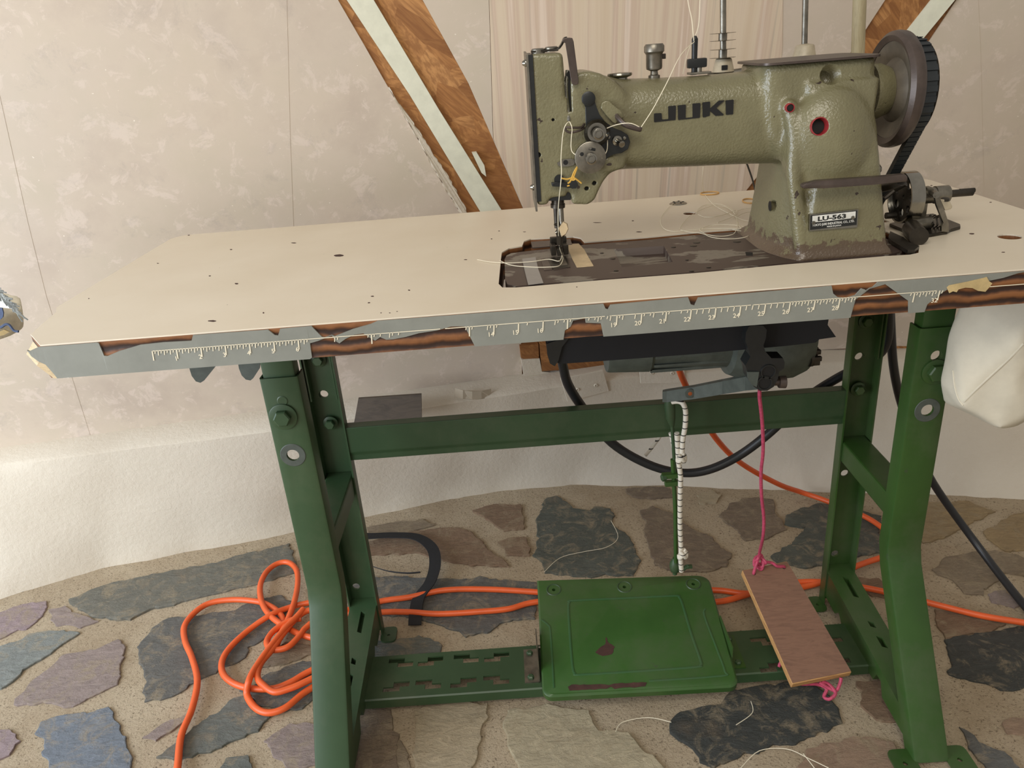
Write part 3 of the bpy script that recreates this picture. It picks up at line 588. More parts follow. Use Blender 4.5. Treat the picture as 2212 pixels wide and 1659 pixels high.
for side, (x0, x1) in (('L', LX), ('R', RX)):
    mat = 'green' if side == 'L' else 'green_b'  # one stand paint; left copy greyed in its colour to imitate haze
    bm = channel([(YF,.600),(YF,.30),(YF,.262),(YF-.008,.238),(.010,.006)], x0, x1, 1, d=.026)
    lg = obj('front_leg', bm, mat, table, smooth=True)
    hl = [P(633,983,1,YF), P(611,866,1,YF)] if side == 'L' else [P(2003,886,1,YF), P(2023,769,1,YF)]
    holes(lg, [(hl[0],(0,1,0),.0085)] + ([(hl[1],(0,1,0),.0075)] if side == 'R' else []))
    bm = channel([(YF+.0035,UP),(YF+.0035,.50)], x0+.004, x1-.004, 1, d=.020)
    il = obj('inner_post', bm, mat, table, smooth=True); holes(il, [(hl[0],(0,1,0),.007)] + ([(hl[1],(0,1,0),.0075)] if side == 'R' else []))
    # rear post, open towards the front
    bm = channel([(YR,.585),(YR,.03),(YR,.004)], x0, x1, -1, d=.024)
    rl = obj('rear_leg', bm, mat, table, smooth=True)
    rh = [P(770,1264,1,YR), P(748,1097,1,YR), P(701,849,1,YR)] if side == 'L' else [P(1802,1193,1,YR), P(1823,1020,1,YR), P(1853,768,1,YR)]
    holes(rl, [(p,(0,1,0),.0065) for p in rh])
    bm = channel([(YR-.0035,UP),(YR-.0035,.48)], x0+.004, x1-.004, -1, d=.017)
    ir = obj('inner_post', bm, mat, table, smooth=True); tp = P(687,779,1,YR) if side == 'L' else P(1864,693,1,YR); holes(ir, [(tp,(0,1,0),.0078), (rh[2],(0,1,0),.0078)])
    # bolts & washer rings
    if side == 'L': bolt(table, P(612,900,1,YF-.0005), (0,-1,0), .0115, .0185, mat)
    else: bolt(table, P(2020,803,1,YF-.0005), (0,-1,0), .012, .0175, mat)
    q = Vector((hl[0].x, YF-.0003, hl[0].z)); bm = B(); lathe(bm, [(.0085,0),(.0085,.0006),(.0165,.0006),(.0172,0)], q, (0,-1,0), 28, True); obj('ring_mark', bm, 'grey', table, label='bare grey washer mark round the bolt hole')
    if side == 'L':
        bm = B(); lathe(bm, [(0,.0006),(.006,.0006),(.0072,0)], Vector((hl[1].x-.0005, YF-.0002, hl[1].z)), (0,-1,0), 20); obj('plug', bm, mat, table)
    for z_ in ((.545,.435) if side == 'L' else (.54,.425)): bolt(table, ((x0+x1)/2, YR-.0075, z_), (0,-1,0), .008, .012, mat)
    # cross members front to back (mid height) and at the floor
    xm0, xm1 = x0+.003, x1-.003
    zt = .338 if side == 'R' else .342
    bm = B(); prism(bm, [(xm0,YRF+.02,zt),(xm0,YRF+.02,zt-.036),(xm0,YF+.012,zt-.036),(xm0,YF+.012,zt)], (xm1-xm0,0,0)); bmesh.ops.bevel(bm, geom=list(bm.edges), offset=.003, segments=2, affect='EDGES', profile=.5); obj('side_rail', bm, mat, table)
    def yl(z): return .010 + (z-.006)*(YF-.008-.010)/(.238-.006)
    pr = [(x0+.002,YR-.004,.080),(x0+.002,YR-.004,.030),(x0+.002,.30,.024),(x0+.002,.285,.038),(x0+.002,.27,.024),(x0+.002,.19,.020),(x0+.002,.175,.034),(x0+.002,.165,.022),(x0+.002,.150,.022),(x0+.002,.142,.040),(x0+.002,.128,.040),(x0+.002,.118,.018),(x0+.002,yl(.02)+.006,.014),(x0+.002,yl(.05)+.008,.050)]
    bm = B(); prism(bm, pr, (x1-x0-.004,0,0)); sr = obj('foot_rail', bm, mat, table)
    ap, bp = Vector((0,YR-.004,.080)), Vector((0,yl(.05)+.008,.050)); loc = WL[sr.name]; cs = []
    cen = (.60,) if False else ()
    keep = Vector(sr.location); tnv = (bp-ap)
    for u0, u1 in ((.10,.26),(.42,.47),(.52,.60),(.80,.86)):
        c = B(); pa, pb = ap+tnv*u0, ap+tnv*u1; xm = (x0+x1)/2+.002
        for q in (pa, pb): pass
        pts = [(xm-.004,pa.y,pa.z-.012),(xm+.004,pa.y-.004,pa.z-.012),(xm+.004,pb.y,pb.z-.012),(xm-.004,pb.y+.004,pb.z-.012)]
        prism(c, [Vector(q_)-loc for q_ in pts], (0,0,.03)); cs.append(c)
    sr.parent = None; sr.location = (0,0,0); cut(sr, cs); sr.parent = table; sr.location = keep
    # feet
    for (fy, s1) in ((YR-.004, -1), (.006, 1)):
        if fy > .1:
            fx0, fx1 = (x1-.004, x1+.024) if side == 'L' else (x0-.022, x0+.004)
            bm = B(); box(bm, (fx0,fy-.034,.004), (fx1,fy+.004,.0075)); bmesh.ops.bevel(bm, geom=[e for e in bm.edges if abs(e.verts[0].co.z-e.verts[1].co.z) > .002], offset=.008, segments=3, affect='EDGES', profile=.5)
            ft = obj('foot_plate', bm, mat, table); holes(ft, [(((fx0+fx1)/2,fy-.018,.006),(0,0,1),.0028)])
        else:
            for k, (fx0, fx1) in enumerate(((x0-.030,x0+.004),(x1-.004,x1+.030))):
                if side == 'L' and k == 0: continue
                bm = B(); box(bm, (fx0,fy-.02,.004), (fx1,fy+.028,.0075)); bmesh.ops.bevel(bm, geom=[e for e in bm.edges if abs(e.verts[0].co.z-e.verts[1].co.z) > .002], offset=.009, segments=3, affect='EDGES', profile=.5)
                ft = obj('foot_plate', bm, mat, table); holes(ft, [(((fx0+fx1)/2,fy+.004,.006),(0,0,1),.0035)])
# cross bar between the rear posts: shallow channel, lips at top and bottom
cb0, cb1 = P(745,920,1,YRF), P(1812,851,1,YRF); zb0, zb1 = P(760,985,1,YRF).z, P(1815,930,1,YRF).z
zt, zb = (cb0.z+cb1.z)/2, (zb0+zb1)/2
bm = B(); yy = YRF+.001
loft(bm, [[(x,yy,zt),(x,yy+.020,zt),(x,yy+.020,zt-.003),(x,yy+.004,zt-.004),(x,yy+.004,zb+.014),(x,yy+.007,zb+.012),(x,yy+.02,zb+.003),(x,yy+.02,zb),(x,yy+.002,zb),(x,yy+.002,zb+.010),(x,yy,zb+.016)] for x in (LX[1]-.002, RX[0]+.002)])
bmesh.ops.bevel(bm, geom=[e for e in bm.edges if e.calc_length() > .5], offset=.0012, segments=2, affect='EDGES', profile=.5); obj('cross_bar', bm, 'green', table, label='dark green cross bar between the rear posts')
# hanging ears of the top brackets
for pts, y, mt in (([(409,740),(409,796),(414,812),(423,824),(433,827),(441,822),(466,791),(520,722)], YF, 'grey'), ([(514,730),(516,796),(522,811),(531,820),(541,822),(547,817),(560,797),(612,725)], YR-.01, 'grey'), ([(2040,604),(2120,656),(2168,686),(2182,689),(2198,685),(2208,672),(2220,600)], YF, 'green_b')):
    f = [P(a_,b_,1,y) for a_,b_ in pts]; f[0].z = f[-1].z = UP-.0005; bm = B(); prism(bm, f, (0,.004,0)); obj('bracket_ear', bm, mt, table, label=('dark grey' if mt == 'grey' else 'bright green')+' triangular bracket ear under the table top')
for x0, x1 in ((TX0+.06, LX[1]), (RX[0], TX1-.03)):
    bm = B(); box(bm, (x0,YF-.004,UP-.004), (x1,YF+.03,UP)); obj('top_bracket', bm, 'green', table); bm = B(); box(bm, (x0,YR-.03,UP-.004), (x1,YR+.004,UP)); obj('top_bracket', bm, 'green', table)
# slotted foot bar
FZ = .0335; ya, yb = P(1165,1390,2,FZ).y-.002, P(1165,1487,2,FZ).y
bx0, bx1 = LX[1]-.004, RX[0]+.008
bm = B(); loft(bm, [[(x,yb,FZ-.018),(x,yb,FZ-.002),(x,yb+.002,FZ),(x,ya-.002,FZ),(x,ya,FZ-.002),(x,ya,FZ-.018),(x,ya-.0025,FZ-.018),(x,ya-.0025,FZ-.003),(x,yb+.0025,FZ-.003),(x,yb+.0025,FZ-.018)] for x in (bx0, bx1)])
fb = obj('foot_bar', bm, 'green', table, label='slotted green foot bar low between the legs')
loc = WL[fb.name]; cs = []
def zslot(px, py, fl, sc=1.0):
    q = P(px,py,2,FZ)-loc; s = .5*sc; c = B(); k = fl
    pts = [(-.022,.0065*k),(0.003,.0065*k),(.003,0),(.003,-.0005*k),(.022,-.0005*k),(.022,-.0075*k),(-.004,-.0075*k),(-.004,-.0004*k),(-.022,-.0004*k)]
    pts = [(-.021,.010*k),(.006,.010*k),(.006,.001*k),(.021,.001*k),(.021,-.010*k),(-.005,-.010*k),(-.005,0),(-.021,0)]
    prism(c, [(q.x+a_*sc,q.y+b_*sc,q.z-.006) for a_,b_ in pts], (0,0,.012)); return c
for px, py, fl in ((866,1431,1),(930,1428,-1),(1007,1422,1),(1073,1419,-1)): cs.append(zslot(px,py,fl))
for px, py, fl in ((856,1483,-1),(925,1478,1),(1001,1474,-1),(1072,1468,1)): cs.append(zslot(px,py,fl))
for px, py, fl in ((1650,1385,1),(1668,1440,-1),(1790,1378,1),(1810,1432,-1)): cs.append(zslot(px,py,fl))
keep = Vector(fb.location); fb.parent = None; fb.location = (0,0,0); cut(fb, cs); fb.parent = table; fb.location = keep
for (px, py) in ((1148,1437),(1585,1415)):
    q = P(px,py,2,FZ+.002); s = -1 if px < 1400 else 1
    bm = B(); box(bm, (q.x-.012,yb+.012,FZ), (q.x+.012,ya-.012,FZ+.002)); box(bm, (q.x+.0125*(-s),yb+.012,FZ), (q.x+.0105*(-s),ya-.012,FZ+.045)); obj('pedal_bracket', bm, 'dull' if px < 1400 else 'green_b', table)
    for yy_ in (yb+.022, ya-.022): bm = B(); lathe(bm, [(.0055,0),(.0055,.003),(.0035,.0045),(0,.0045)], (q.x-.002*(-s), yy_, FZ+.002), (0,0,1), 6); obj('bolt', bm, 'green', table)
# ---- treadle pedal (pivots on the foot bar)
pf0, pf1, pk0, pk1 = P(1172,1505,2,.050), P(1598,1482,2,.050), P(1160,1252,2,.092), P(1530,1240,2,.092)
ped = thing('treadle_pedal', 'wide green steel treadle pedal with raised panel lines and rust streak', 'pedal', (pf0+pf1+pk0+pk1)/4 - Vector((0,0,.02)))
def pq(u, v, h=0):               # u 0..1 left-right, v 0 front..1 back
    nrm = (pf1-pf0).cross(pk0-pf0).normalized(); return pf0.lerp(pf1,u).lerp(pk0.lerp(pk1,u), v) + nrm*h
rim = []
def rc(cu, cv, ru, rv, a0, a1): return [(cu+ru*math.cos(math.radians(a0+(a1-a0)*k/5)), cv+rv*math.sin(math.radians(a0+(a1-a0)*k/5))) for k in range(6)]
uv = rc(.05,.07,.05,.07,180,270) + rc(.95,.07,.05,.07,270,360) + rc(.93,.92,.07,.08,0,90) + [(.0,1.0)]
bm = B(); loft(bm, [[pq(u,v,-.013) for u,v in uv], [pq(u,v,-.003) for u,v in uv], [pq(u+(.5-u)*.02,v+(.5-v)*.025,0) for u,v in uv]])
pb = obj('pedal_plate', bm, 'green_pd', ped, smooth=True)
holes(pb, [(pq(u,v),(pq(.5,.5,1)-pq(.5,.5,0)).normalized(),.0032) for u,v in ((.095,.895),(.505,.9),(.90,.905))])
pn = (pq(.5,.5,1)-pq(.5,.5,0)).normalized()
for u,v in ((.095,.895),(.505,.9),(.90,.905)):
    bm = B(); lathe(bm, [(.0105,-.0002),(.0112,.0010),(.0122,.0012),(.0132,-.0002)], pq(u,v), pn, 28, True); obj('stamped_ring', bm, 'green', ped, smooth=True)
def ridge(uvs, name, closed, r=.0013): 
    bm = B(); tube(bm, cr([pq(u,v,.0002) for u,v in uvs], 4, closed), r*1.3, 6, closed, flat=.6, up=pn); obj(name, bm, 'green_p', ped, smooth=True)
ridge([(.17,.72),(.18,.77),(.20,.785),(.5,.79),(.78,.795),(.80,.78),(.81,.72),(.82,.45),(.835,.22),(.83,.18),(.80,.165),(.5,.155),(.20,.15),(.175,.16),(.165,.22),(.165,.45)], 'raised_frame', True, .0016)
ridge([(.015,.62),(.05,.57),(.06,.5),(.06,.06)], 'edge_ridge', False); ridge([(.93,.66),(.915,.6),(.935,.3),(.945,.12),(.92,.085),(.55,.075)], 'edge_ridge', False)
def smear(uvs, mat): 
    bm = B(); prism(bm, [pq(u,v,.00035) for u,v in dense([Vector((a_,b_,0)) for a_,b_ in uvs], .02, .004) and [(p.x,p.y) for p in dense([Vector((a_,b_,0)) for a_,b_ in uvs], .02, .004)]], pn*.0003); obj('rust_patch', bm, mat, ped)
smear([(.13,.06),(.14,.035),(.33,.03),(.35,.045),(.37,.03),(.53,.035),(.535,.065),(.37,.068),(.34,.058),(.30,.07),(.15,.075)], 'rust')
smear([(.29,.32),(.33,.29),(.38,.30),(.40,.36),(.37,.39),(.36,.45),(.35,.38),(.31,.35)], 'rust')
for u in (.04,.96): bm = B(); box(bm, pq(u,.45)-Vector((.002,.02,.022)), pq(u,.45)+Vector((.002,.02,-.004))); obj('pivot_bracket', bm, 'dull', ped)
bm = B(); tube(bm, [pq(-.01,.45,-.02), pq(1.01,.45,-.02)], .004, 10); obj('pivot_rod', bm, 'dull', ped, smooth=True)
# ---- pitman rod from pedal to clutch lever
RD = .315
rp = [P(x,y,1,RD) for x,y in ((1446,868),(1449,905),(1452,920),(1457,1000),(1459,1100),(1460,1215))]
rod = thing('pitman_rod', 'thin green steel rod linking the treadle pedal to the motor lever', 'rod', rp[-1])
bm = B(); tube(bm, [rp[0]+Vector((0,0,.004)), rp[0].lerp(rp[1],.3), rp[1], rp[2]], [.0075,.0085,.0070,.0035], 14); obj('ball_socket', bm, 'green', rod, smooth=True)
bm = B(); tube(bm, cr(rp[2:4]+[P(1457,1040,1,RD)], 6), .0030, 10); obj('upper_rod', bm, 'green', rod, smooth=True)
bm = B(); tube(bm, [P(1453,992,1,RD), P(1459,1100,1,RD), P(1460,1215,1,RD)], .0036, 10); obj('lower_rod', bm, 'green_b', rod, smooth=True)
for (x, y) in ((1446,1028),(1452,1044)):
    q = P(x,y,1,RD-.004); bm = B(); box(bm, q-Vector((.012,.004,.004)), q+Vector((.014,.006,.004)), .0015); obj('rod_clamp', bm, 'green_b', rod)
q = P(1437,1031,1,RD-.004); bm = B(); lathe(bm, [(.006,0),(.006,.006),(0,.007)], q, (-1,-.3,0), 6); obj('clamp_bolt', bm, 'green', rod)
q = P(1458,1228,1,RD+.01); bm = B(); lathe(bm, [(.004,.022),(.0055,.018),(.009,.012),(.0095,.004),(.008,-.004),(.004,-.008),(.004,-.012)], q, (0,0,1), 18); obj('ball_end', bm, 'green', rod, smooth=True)
q = P(1480,1226,1,RD+.01); bm = B(); tube(bm, [q-Vector((.008,0,.008)), q, q+Vector((.006,0,.003))], .0035, 8); box(bm, q+Vector((.000,-.003,-.001)), q+Vector((.012,.003,.004)), .001); obj('wing_nut', bm, 'green', rod, smooth=True)

# ================================================================ THE SEWING MACHINE
YH, YC, YBK = .137, .176, .215
mach = thing('sewing_machine', 'olive-green industrial walking-foot sewing machine head standing in the table cutout', 'sewing machine', (.60, .175, H))
# bed plate
bz = H - .0012
bed = [P(x,y,2,bz) for x,y in ((1091,603),(1090,560),(1094,552),(1104,547),(1150,541),(1250,531),(1258,529),(1400,518),(1500,508),(1632,497))] + [g(.815,.252,0), g(.828,.235,0), g(.832,.130,0), g(.828,.105,0)] + [P(x,y,2,bz) for x,y in ((1915,551),(1700,568),(1500,588),(1300,603),(1115,618),(1096,614))]
bm = B(); prism(bm, [g(p.x,p.y,bz-.030) for p in bed], (0,0,.030)); bedo = obj('bed', bm, 'bed', mach, label='dark brown machine bed with worn grey patches')
loc = WL[bedo.name]; c = B(); pk = [P(x,y,2,bz)-loc for x,y in ((1325,538),(1434,531),(1454,566),(1343,578))]
loft(c, [[g(p.x,p.y,bz-loc.z+.002) for p in pk], [g(p.x*.96+pk[0].x*.04*0+sum(q.x for q in pk)/4*.04,p.y*.9+sum(q.y for q in pk)/4*.1,bz-loc.z-.009) for p in pk]])
keep = Vector(bedo.location); bedo.parent = None; bedo.location = (0,0,0); cut(bedo, [c]); bedo.parent = mach; bedo.location = keep
def onbed(name, pts, h, mat, z=None, **kw):
    bm = B(); prism(bm, [P(x,y,2,bz if z is None else z) for x,y in pts], (0,0,h)); return obj(name, bm, mat, mach, **kw)
onbed('slide_plate', [(1168,560),(1184,558),(1193,583),(1175,585)], .0006, 'brown')
onbed('slide_plate', [(1187,559),(1200,557),(1232,578),(1196,584)], .0006, 'brown')
onbed('needle_plate', [(1182,559),(1222,555),(1232,578),(1194,582)], .0010, 'iron', label='dark needle plate')
onbed('feed_dog', [(1206,561),(1219,559),(1226,575),(1211,577)], .0022, 'dull')
onbed('rear_insert', [(1147,524),(1232,518),(1236,530),(1150,537)], .0012, 'brown')
for x, y, r in ((1324,559,.0032),(1331,585,.0028),(1494,586,.0028),(1531,578,.0026),(1484,562,.002),(1455,534,.003),(1498,531,.0045),(1505,524,.0045),(1592,522,.005),(1300,547,.0024)):
    q = P(x,y,2,bz); bm = B(); lathe(bm, [(r,0),(r,.0004),(r*.8,.0007),(0,.0007)], q, (0,0,1), 16); obj('bed_screw', bm, 'iron', mach, smooth=True)
bm = B(); prism(bm, [P(x,y,2,bz) for x,y in ((1610,545),(1626,546),(1626,552),(1612,552))], (0,0,.0005)); obj('bed_slot', bm, 'dark', mach)
# ---- cast body: rough volumes fused and smoothed like a casting
def yprism(bm, pts, y0, y1): return prism(bm, [P(x,y,1,y0) for x,y in pts], (0,y1-y0,0))
bm = B(); parts_ = []
yprism(bm, [(1147,117),(1216,113),(1220,160),(1224,426),(1188,428),(1184,414),(1160,412)], YH, .213)
yprism(bm, [(1156,395),(1187,395),(1186,443),(1161,446)], YH, .213)
yprism(bm, [(1231,176),(1244,158),(1268,153),(1296,158),(1326,173),(1352,198),(1352,364),(1334,368),(1318,375),(1306,390),(1296,408),(1286,432),(1272,443),(1236,443),(1233,414),(1231,300)], YH, .213)
yprism(bm, [(1210,250),(1250,250),(1250,414),(1210,414)], YH, .213)
yprism(bm, [(1210,170),(1250,165),(1250,414),(1210,414)], .168, .213)
tops = [(1290,162),(1345,172),(1420,170),(1500,166),(1580,159),(1640,152),(1720,146),(1800,140)]; bots = [(1290,372),(1345,366),(1420,363),(1500,360),(1580,356),(1640,354),(1720,352),(1800,350)]
secs = []
for (tx,ty),(bx,by) in zip(tops, bots):
    a_, b_ = P(tx,ty,1,YC), P(bx,by,1,YH+.010); secs.append(sec_yz(a_.x, YH-.0005, YBK, b_.z-.003, a_.z+.001, 3.0))
loft(bm, secs)
# upper housing
U0, U1 = P(1652,140,1,.130), P(1906,128,1,.130); UB = P(1780,350,1,.130).z
loft(bm, [sec_xy(z, U0.x+dx, U1.x, y0, .232, 7) for z, y0, dx in ((UB+.004,.130,.022),(UB+.03,.129,.006),(UB+.06,.129,0),(U0.z-.004,.132,0),(U0.z-.001,.134,0))])
# column
Ht = P(1780,250,1,.11).z
XR = [P(x,y,1,.104).x for x, y in ((1916,520),(1913,450),(1909,380),(1906,320),(1904,250))]
cz = [(H-.001,.684,.807,.0965,.252),(H+.008,.6865,XR[0],.0985,.250),(H+.04,.690,XR[1],.100,.247),(H+.08,.694,XR[2],.103,.244),(H+.115,.698,XR[3],.108,.24),(H+.15,.694,XR[4],.116,.236),(H+.185,.684,U1.x,.126,.23)]
loft(bm, [[(x0+.026,y0,z),(x1-.004,y0,z),(x1,y0+.004,z),(x1,y1-.01,z),(x1-.01,y1,z),(x0+.01,y1,z),(x0,y1-.01,z),(x0,y0+.066,z),(x0+.004,y0+.045,z),(x0+.014,y0+.018,z)] for z,x0,x1,y0,y1 in cz])
# foot flange that spreads onto the bed
loft(bm, [[(x0+.026,y0,z),(x1-.004,y0,z),(x1,y0+.004,z),(x1,y1,z),(x0,y1,z),(x0,y0+.066,z),(x0+.004,y0+.045,z),(x0+.014,y0+.018,z)] for z,x0,x1,y0,y1 in ((H-.004,.674,.812,.0935,.256),(H+.0015,.679,.809,.0945,.254),(H+.007,.686,.806,.098,.25))])
# bulge on the front of the column
cb = P(1796,318,1,.120); r_ = bmesh.ops.create_uvsphere(bm, u_segments=24, v_segments=16, radius=1, matrix=Matrix.Translation((cb.x,.128,cb.z)) @ Matrix.Diagonal((.052,.030,.064,1)))
# ridge and oil boss at its left edge
tube(bm, cr([P(1707,236,1,.128), P(1712,262,1,.124), P(1717,310,1,.118), P(1714,370,1,.114), P(1722,450,1,.110), P(1732,556,1,.106)], 5), .0085, 12)
q = P(1706,233,1,.124); cyl(bm, (q.x,.122,q.z), (q.x,.15,q.z), .0085)
# stub for the tension bracket and underside web of the head
yprism(bm, [(1268,330),(1330,345),(1345,366),(1300,372),(1285,360)], YH-.004, .2)
me = bpy.data.meshes.new('b'); bmesh.ops.recalc_face_normals(bm, faces=bm.faces); bm.to_mesh(me); bm.free(); tmp = bpy.data.objects.new('b', me); COL.objects.link(tmp)
md = tmp.modifiers.new('r', 'REMESH'); md.mode = 'VOXEL'; md.voxel_size = .0022
md = tmp.modifiers.new('s', 'SMOOTH'); md.factor = .6; md.iterations = 12
bpy.context.view_layer.update(); dg = bpy.context.evaluated_depsgraph_get(); me2 = bpy.data.meshes.new_from_object(tmp.evaluated_get(dg)); bpy.data.objects.remove(tmp)
bm = B(); bm.from_mesh(me2); body = obj('cast_body', bm, 'paint', mach, smooth=True, angle=80, label='olive crackle-painted cast arm, column and head')
hl_ = []
def hole(px, py, yy, r, depth, tilt=(0,1,0)): hl_.append((P(px,py,1,yy), Vector(tilt).normalized(), r, depth))
hole(1791,164,.133,.0110,.016,(-.1,1,-.35)); hole(1788,170,.140,.0062,.06,(-.1,1,-.35)); hole(1771,273,.104,.0092,.05,(0,1,-.15)); hole(1707,233,.118,.0032,.02)
hole(1163,335,YH,.0030,.02); hole(1195,259,YH,.0017,.02); hole(1284,396,YH,.0026,.02); hole(1267.5,407.5,YH,.0026,.02)
loc = WL[body.name]; c = B()
for p, n, r, dp in hl_: cyl(c, p-loc-n*.02, p-loc+n*dp, r, seg=24)
q = P(1663,445,0,.688); cyl(c, q-loc-Vector((.02,0,0)), q-loc+Vector((.02,0,0)), .0062, seg=20)
q = P(1222,168,1,.15); box(c, (q.x-.0012,.10,P(1222,243,1,YH).z)-loc if False else Vector((q.x-.0005,.10,P(1222,243,1,YH).z))-loc, Vector((q.x+.0045,.167,q.z+.06))-loc)
keep = Vector(body.location); body.parent = None; body.location = (0,0,0); cut(body, [c]); body.parent = mach; body.location = keep
for f in body.data.polygons: f.use_smooth = True
def part(bm, name, mat, smooth=True, **kw): return obj(name, bm, mat, mach, smooth=smooth, **kw)
# red-painted oil holes
for px, py, yy, r, n in ((1771,273,.1035,.0092,(0,1,-.15)),(1707,233,.1185,.0044,(0,1,0))):
    q = P(px,py,1,yy); bm = B(); lathe(bm, [(r+.0003,-.0006),(r-.0005,-.0007),(r-.0006,.004),(r*.80,.008 if r > .008 else .0005),(r*.78,.010),(r+.0004,.010)], q, n, 26, True); part(bm, 'oil_hole', 'red', label='red-painted oil hole')
    bm = B(); lathe(bm, [(r*.80,.0066 if r > .008 else .0002),(0,.0070 if r > .008 else .0)], q, n, 20); part(bm, 'hole_bottom', 'dark')
for px, py, yy, r in ((1163,335,YH+.004,.003),(1284,396,YH+.004,.0026),(1267.5,407.5,YH+.004,.0026),(1195,259,YH+.003,.0017)):
    q = P(px,py,1,yy); bm = B(); lathe(bm, [(r,0),(0,0.0002)], q, (0,-1,0), 14); part(bm, 'screw_hole', 'dark')
bm = B(); q = P(1663,445,0,.6895); lathe(bm, [(.006,0),(0,.0002)], q, (-1,0,0), 16); part(bm, 'side_hole', 'dark')
# top cover of the housing
zt_ = U0.z; bm = B(); pl = sec_xy(0, U0.x-.003, U1.x+.001, .125, .236, 9)
loft(bm, [[(x,y,zt_-.001) for x,y,_ in pl], [(x,y,zt_+.0014) for x,y,_ in pl]]); part(bm, 'top_cover', 'brown', label='dark brown flat top cover')
# face plate at the left end of the head
f1 = P(1141,116,1,YH+.002); bm = B(); A0 = [P(x,y,1,YH) for x,y in ((1137,120),(1147,116),(1160,442),(1157,455))]
xl = P(1143,120,1,.17).x
yz = [(YH-.001,A0[1].z-.0005),(.213,A0[1].z+.002),(.213,A0[3].z),(YH-.001,A0[3].z-.001)]
prism(bm, [(xl-.0045,y,z) for y,z in yz], (.0022,0,0)); part(bm, 'face_plate', 'dull', label='worn steel face plate on the left end')
bm = B(); prism(bm, [(xl-.0024,YH-.0005,A0[1].z-.001),(xl-.0024,.212,A0[1].z),(xl-.0024,.212,A0[3].z+.01),(xl-.0024,YH-.0005,A0[3].z+.01)], (.005,0,0)); part(bm, 'plate_gasket', 'black', False)
for py, yy in ((136,.15),(405,.15)): 
    q = Vector((xl-.0045,yy,P(1140,py,1,yy).z)); bm = B(); lathe(bm, [(.0040,0),(.0040,.001),(.003,.0025),(.002,.0042),(0,.0045)], q, (-1,0,0), 16); part(bm, 'screw', 'steel')
# strap guard over the take-up lever
bm = B(); pth = [P(1147,112,1,.16),P(1180,109,1,.16),P(1203,106,1,.158),P(1211,99,1,.155),P(1216,90,1,.150),P(1219,83,1,.145),P(1224,81,1,.138)]
def strap(bm, pts, w, t, wd):
    wd = Vector(wd).normalized(); rings = []
    for i, p in enumerate(pts):
        tg = (pts[min(i+1,len(pts)-1)]-pts[max(i-1,0)]).normalized(); n = tg.cross(wd).normalized()
        rings.append([bm.verts.new(p+wd*a_*w/2+n*b_*t/2) for a_,b_ in ((-1,-1),(1,-1),(1,1),(-1,1))])
    for r0, r1 in zip(rings[:-1], rings[1:]):
        for k in range(4): bm.faces.new((r0[k],r0[(k+1)%4],r1[(k+1)%4],r1[k]))
    bm.faces.new(rings[0]); bm.faces.new(rings[-1]); return bm
strap(bm, cr(pth,5), .014, .002, (0,1,0)); part(bm, 'guard_bracket', 'iron', False)
bm = B(); o_ = [P(x,y,1,.134) for x,y in ((1213,90),(1217,83),(1228,81),(1236,82),(1239,90),(1250,176),(1248,182),(1242,184),(1236,182),(1233,175),(1222,92))]
prism(bm, o_, (0,-.0022,0)); bmesh.ops.bevel(bm, geom=list(bm.edges), offset=.0006, segments=2, affect='EDGES', profile=.5); part(bm, 'finger_guard', 'brown', False, label='brown strap guard beside the take-up lever')
for px, py in ((1162,107),(1191,103)):
    q = P(px,py,1,.16); bm = B(); lathe(bm, [(.0075,-.004),(.0075,0),(.006,.0012),(0,.0012)], q, (0,0,1), 18); part(bm, 'screw', 'dull')
# take-up lever in its slot
bm = B(); tube(bm, cr([P(1226,152,1,.150),P(1223,190,1,.145),P(1226,230,1,.142),P(1229,262,1,.137)], 5), [.0022]*15+[.0014], 8); part(bm, 'take_up_lever', 'steel', label='bright take-up lever wire')
bm = B(); o_ = [P(x,y,1,.146) for x,y in ((1223,160),(1228,153),(1232,156),(1234,240),(1223,240))]; prism(bm, o_, (0,.012,0)); part(bm, 'lever_slot', 'black', False)
# thread check bracket (black) with two tension discs
s1 = [(1080+x*.1808, 50+y*.1808) for x,y in ((985,940),(1000,895),(1025,860),(1060,848),(1100,862),(1125,900),(1145,1000),(1180,1090),(1250,1180),(1350,1252),(1450,1285),(1525,1335),(1552,1420),(1525,1500),(1450,1548),(1350,1560),(1290,1590),(1235,1650),(1130,1560),(1090,1440),(1030,1440),(1025,1000))]
bm = B(); prism(bm, [P(x,y,1,YH-.0008) for x,y in s1], (0,-.0030,0)); bmesh.ops.bevel(bm, geom=[e_ for e_ in bm.edges if e_.calc_length() > .0], offset=.0005, segments=1, affect='EDGES', profile=.5); part(bm, 'tension_bracket', 'black', False, label='black tension bracket')
q = P(1271,213,1,YH-.0038); bm = B(); lathe(bm, [(.0075,0),(.0075,.0015),(.006,.0022),(0,.0022)], q, (0,-1,0), 20); part(bm, 'screw', 'black')
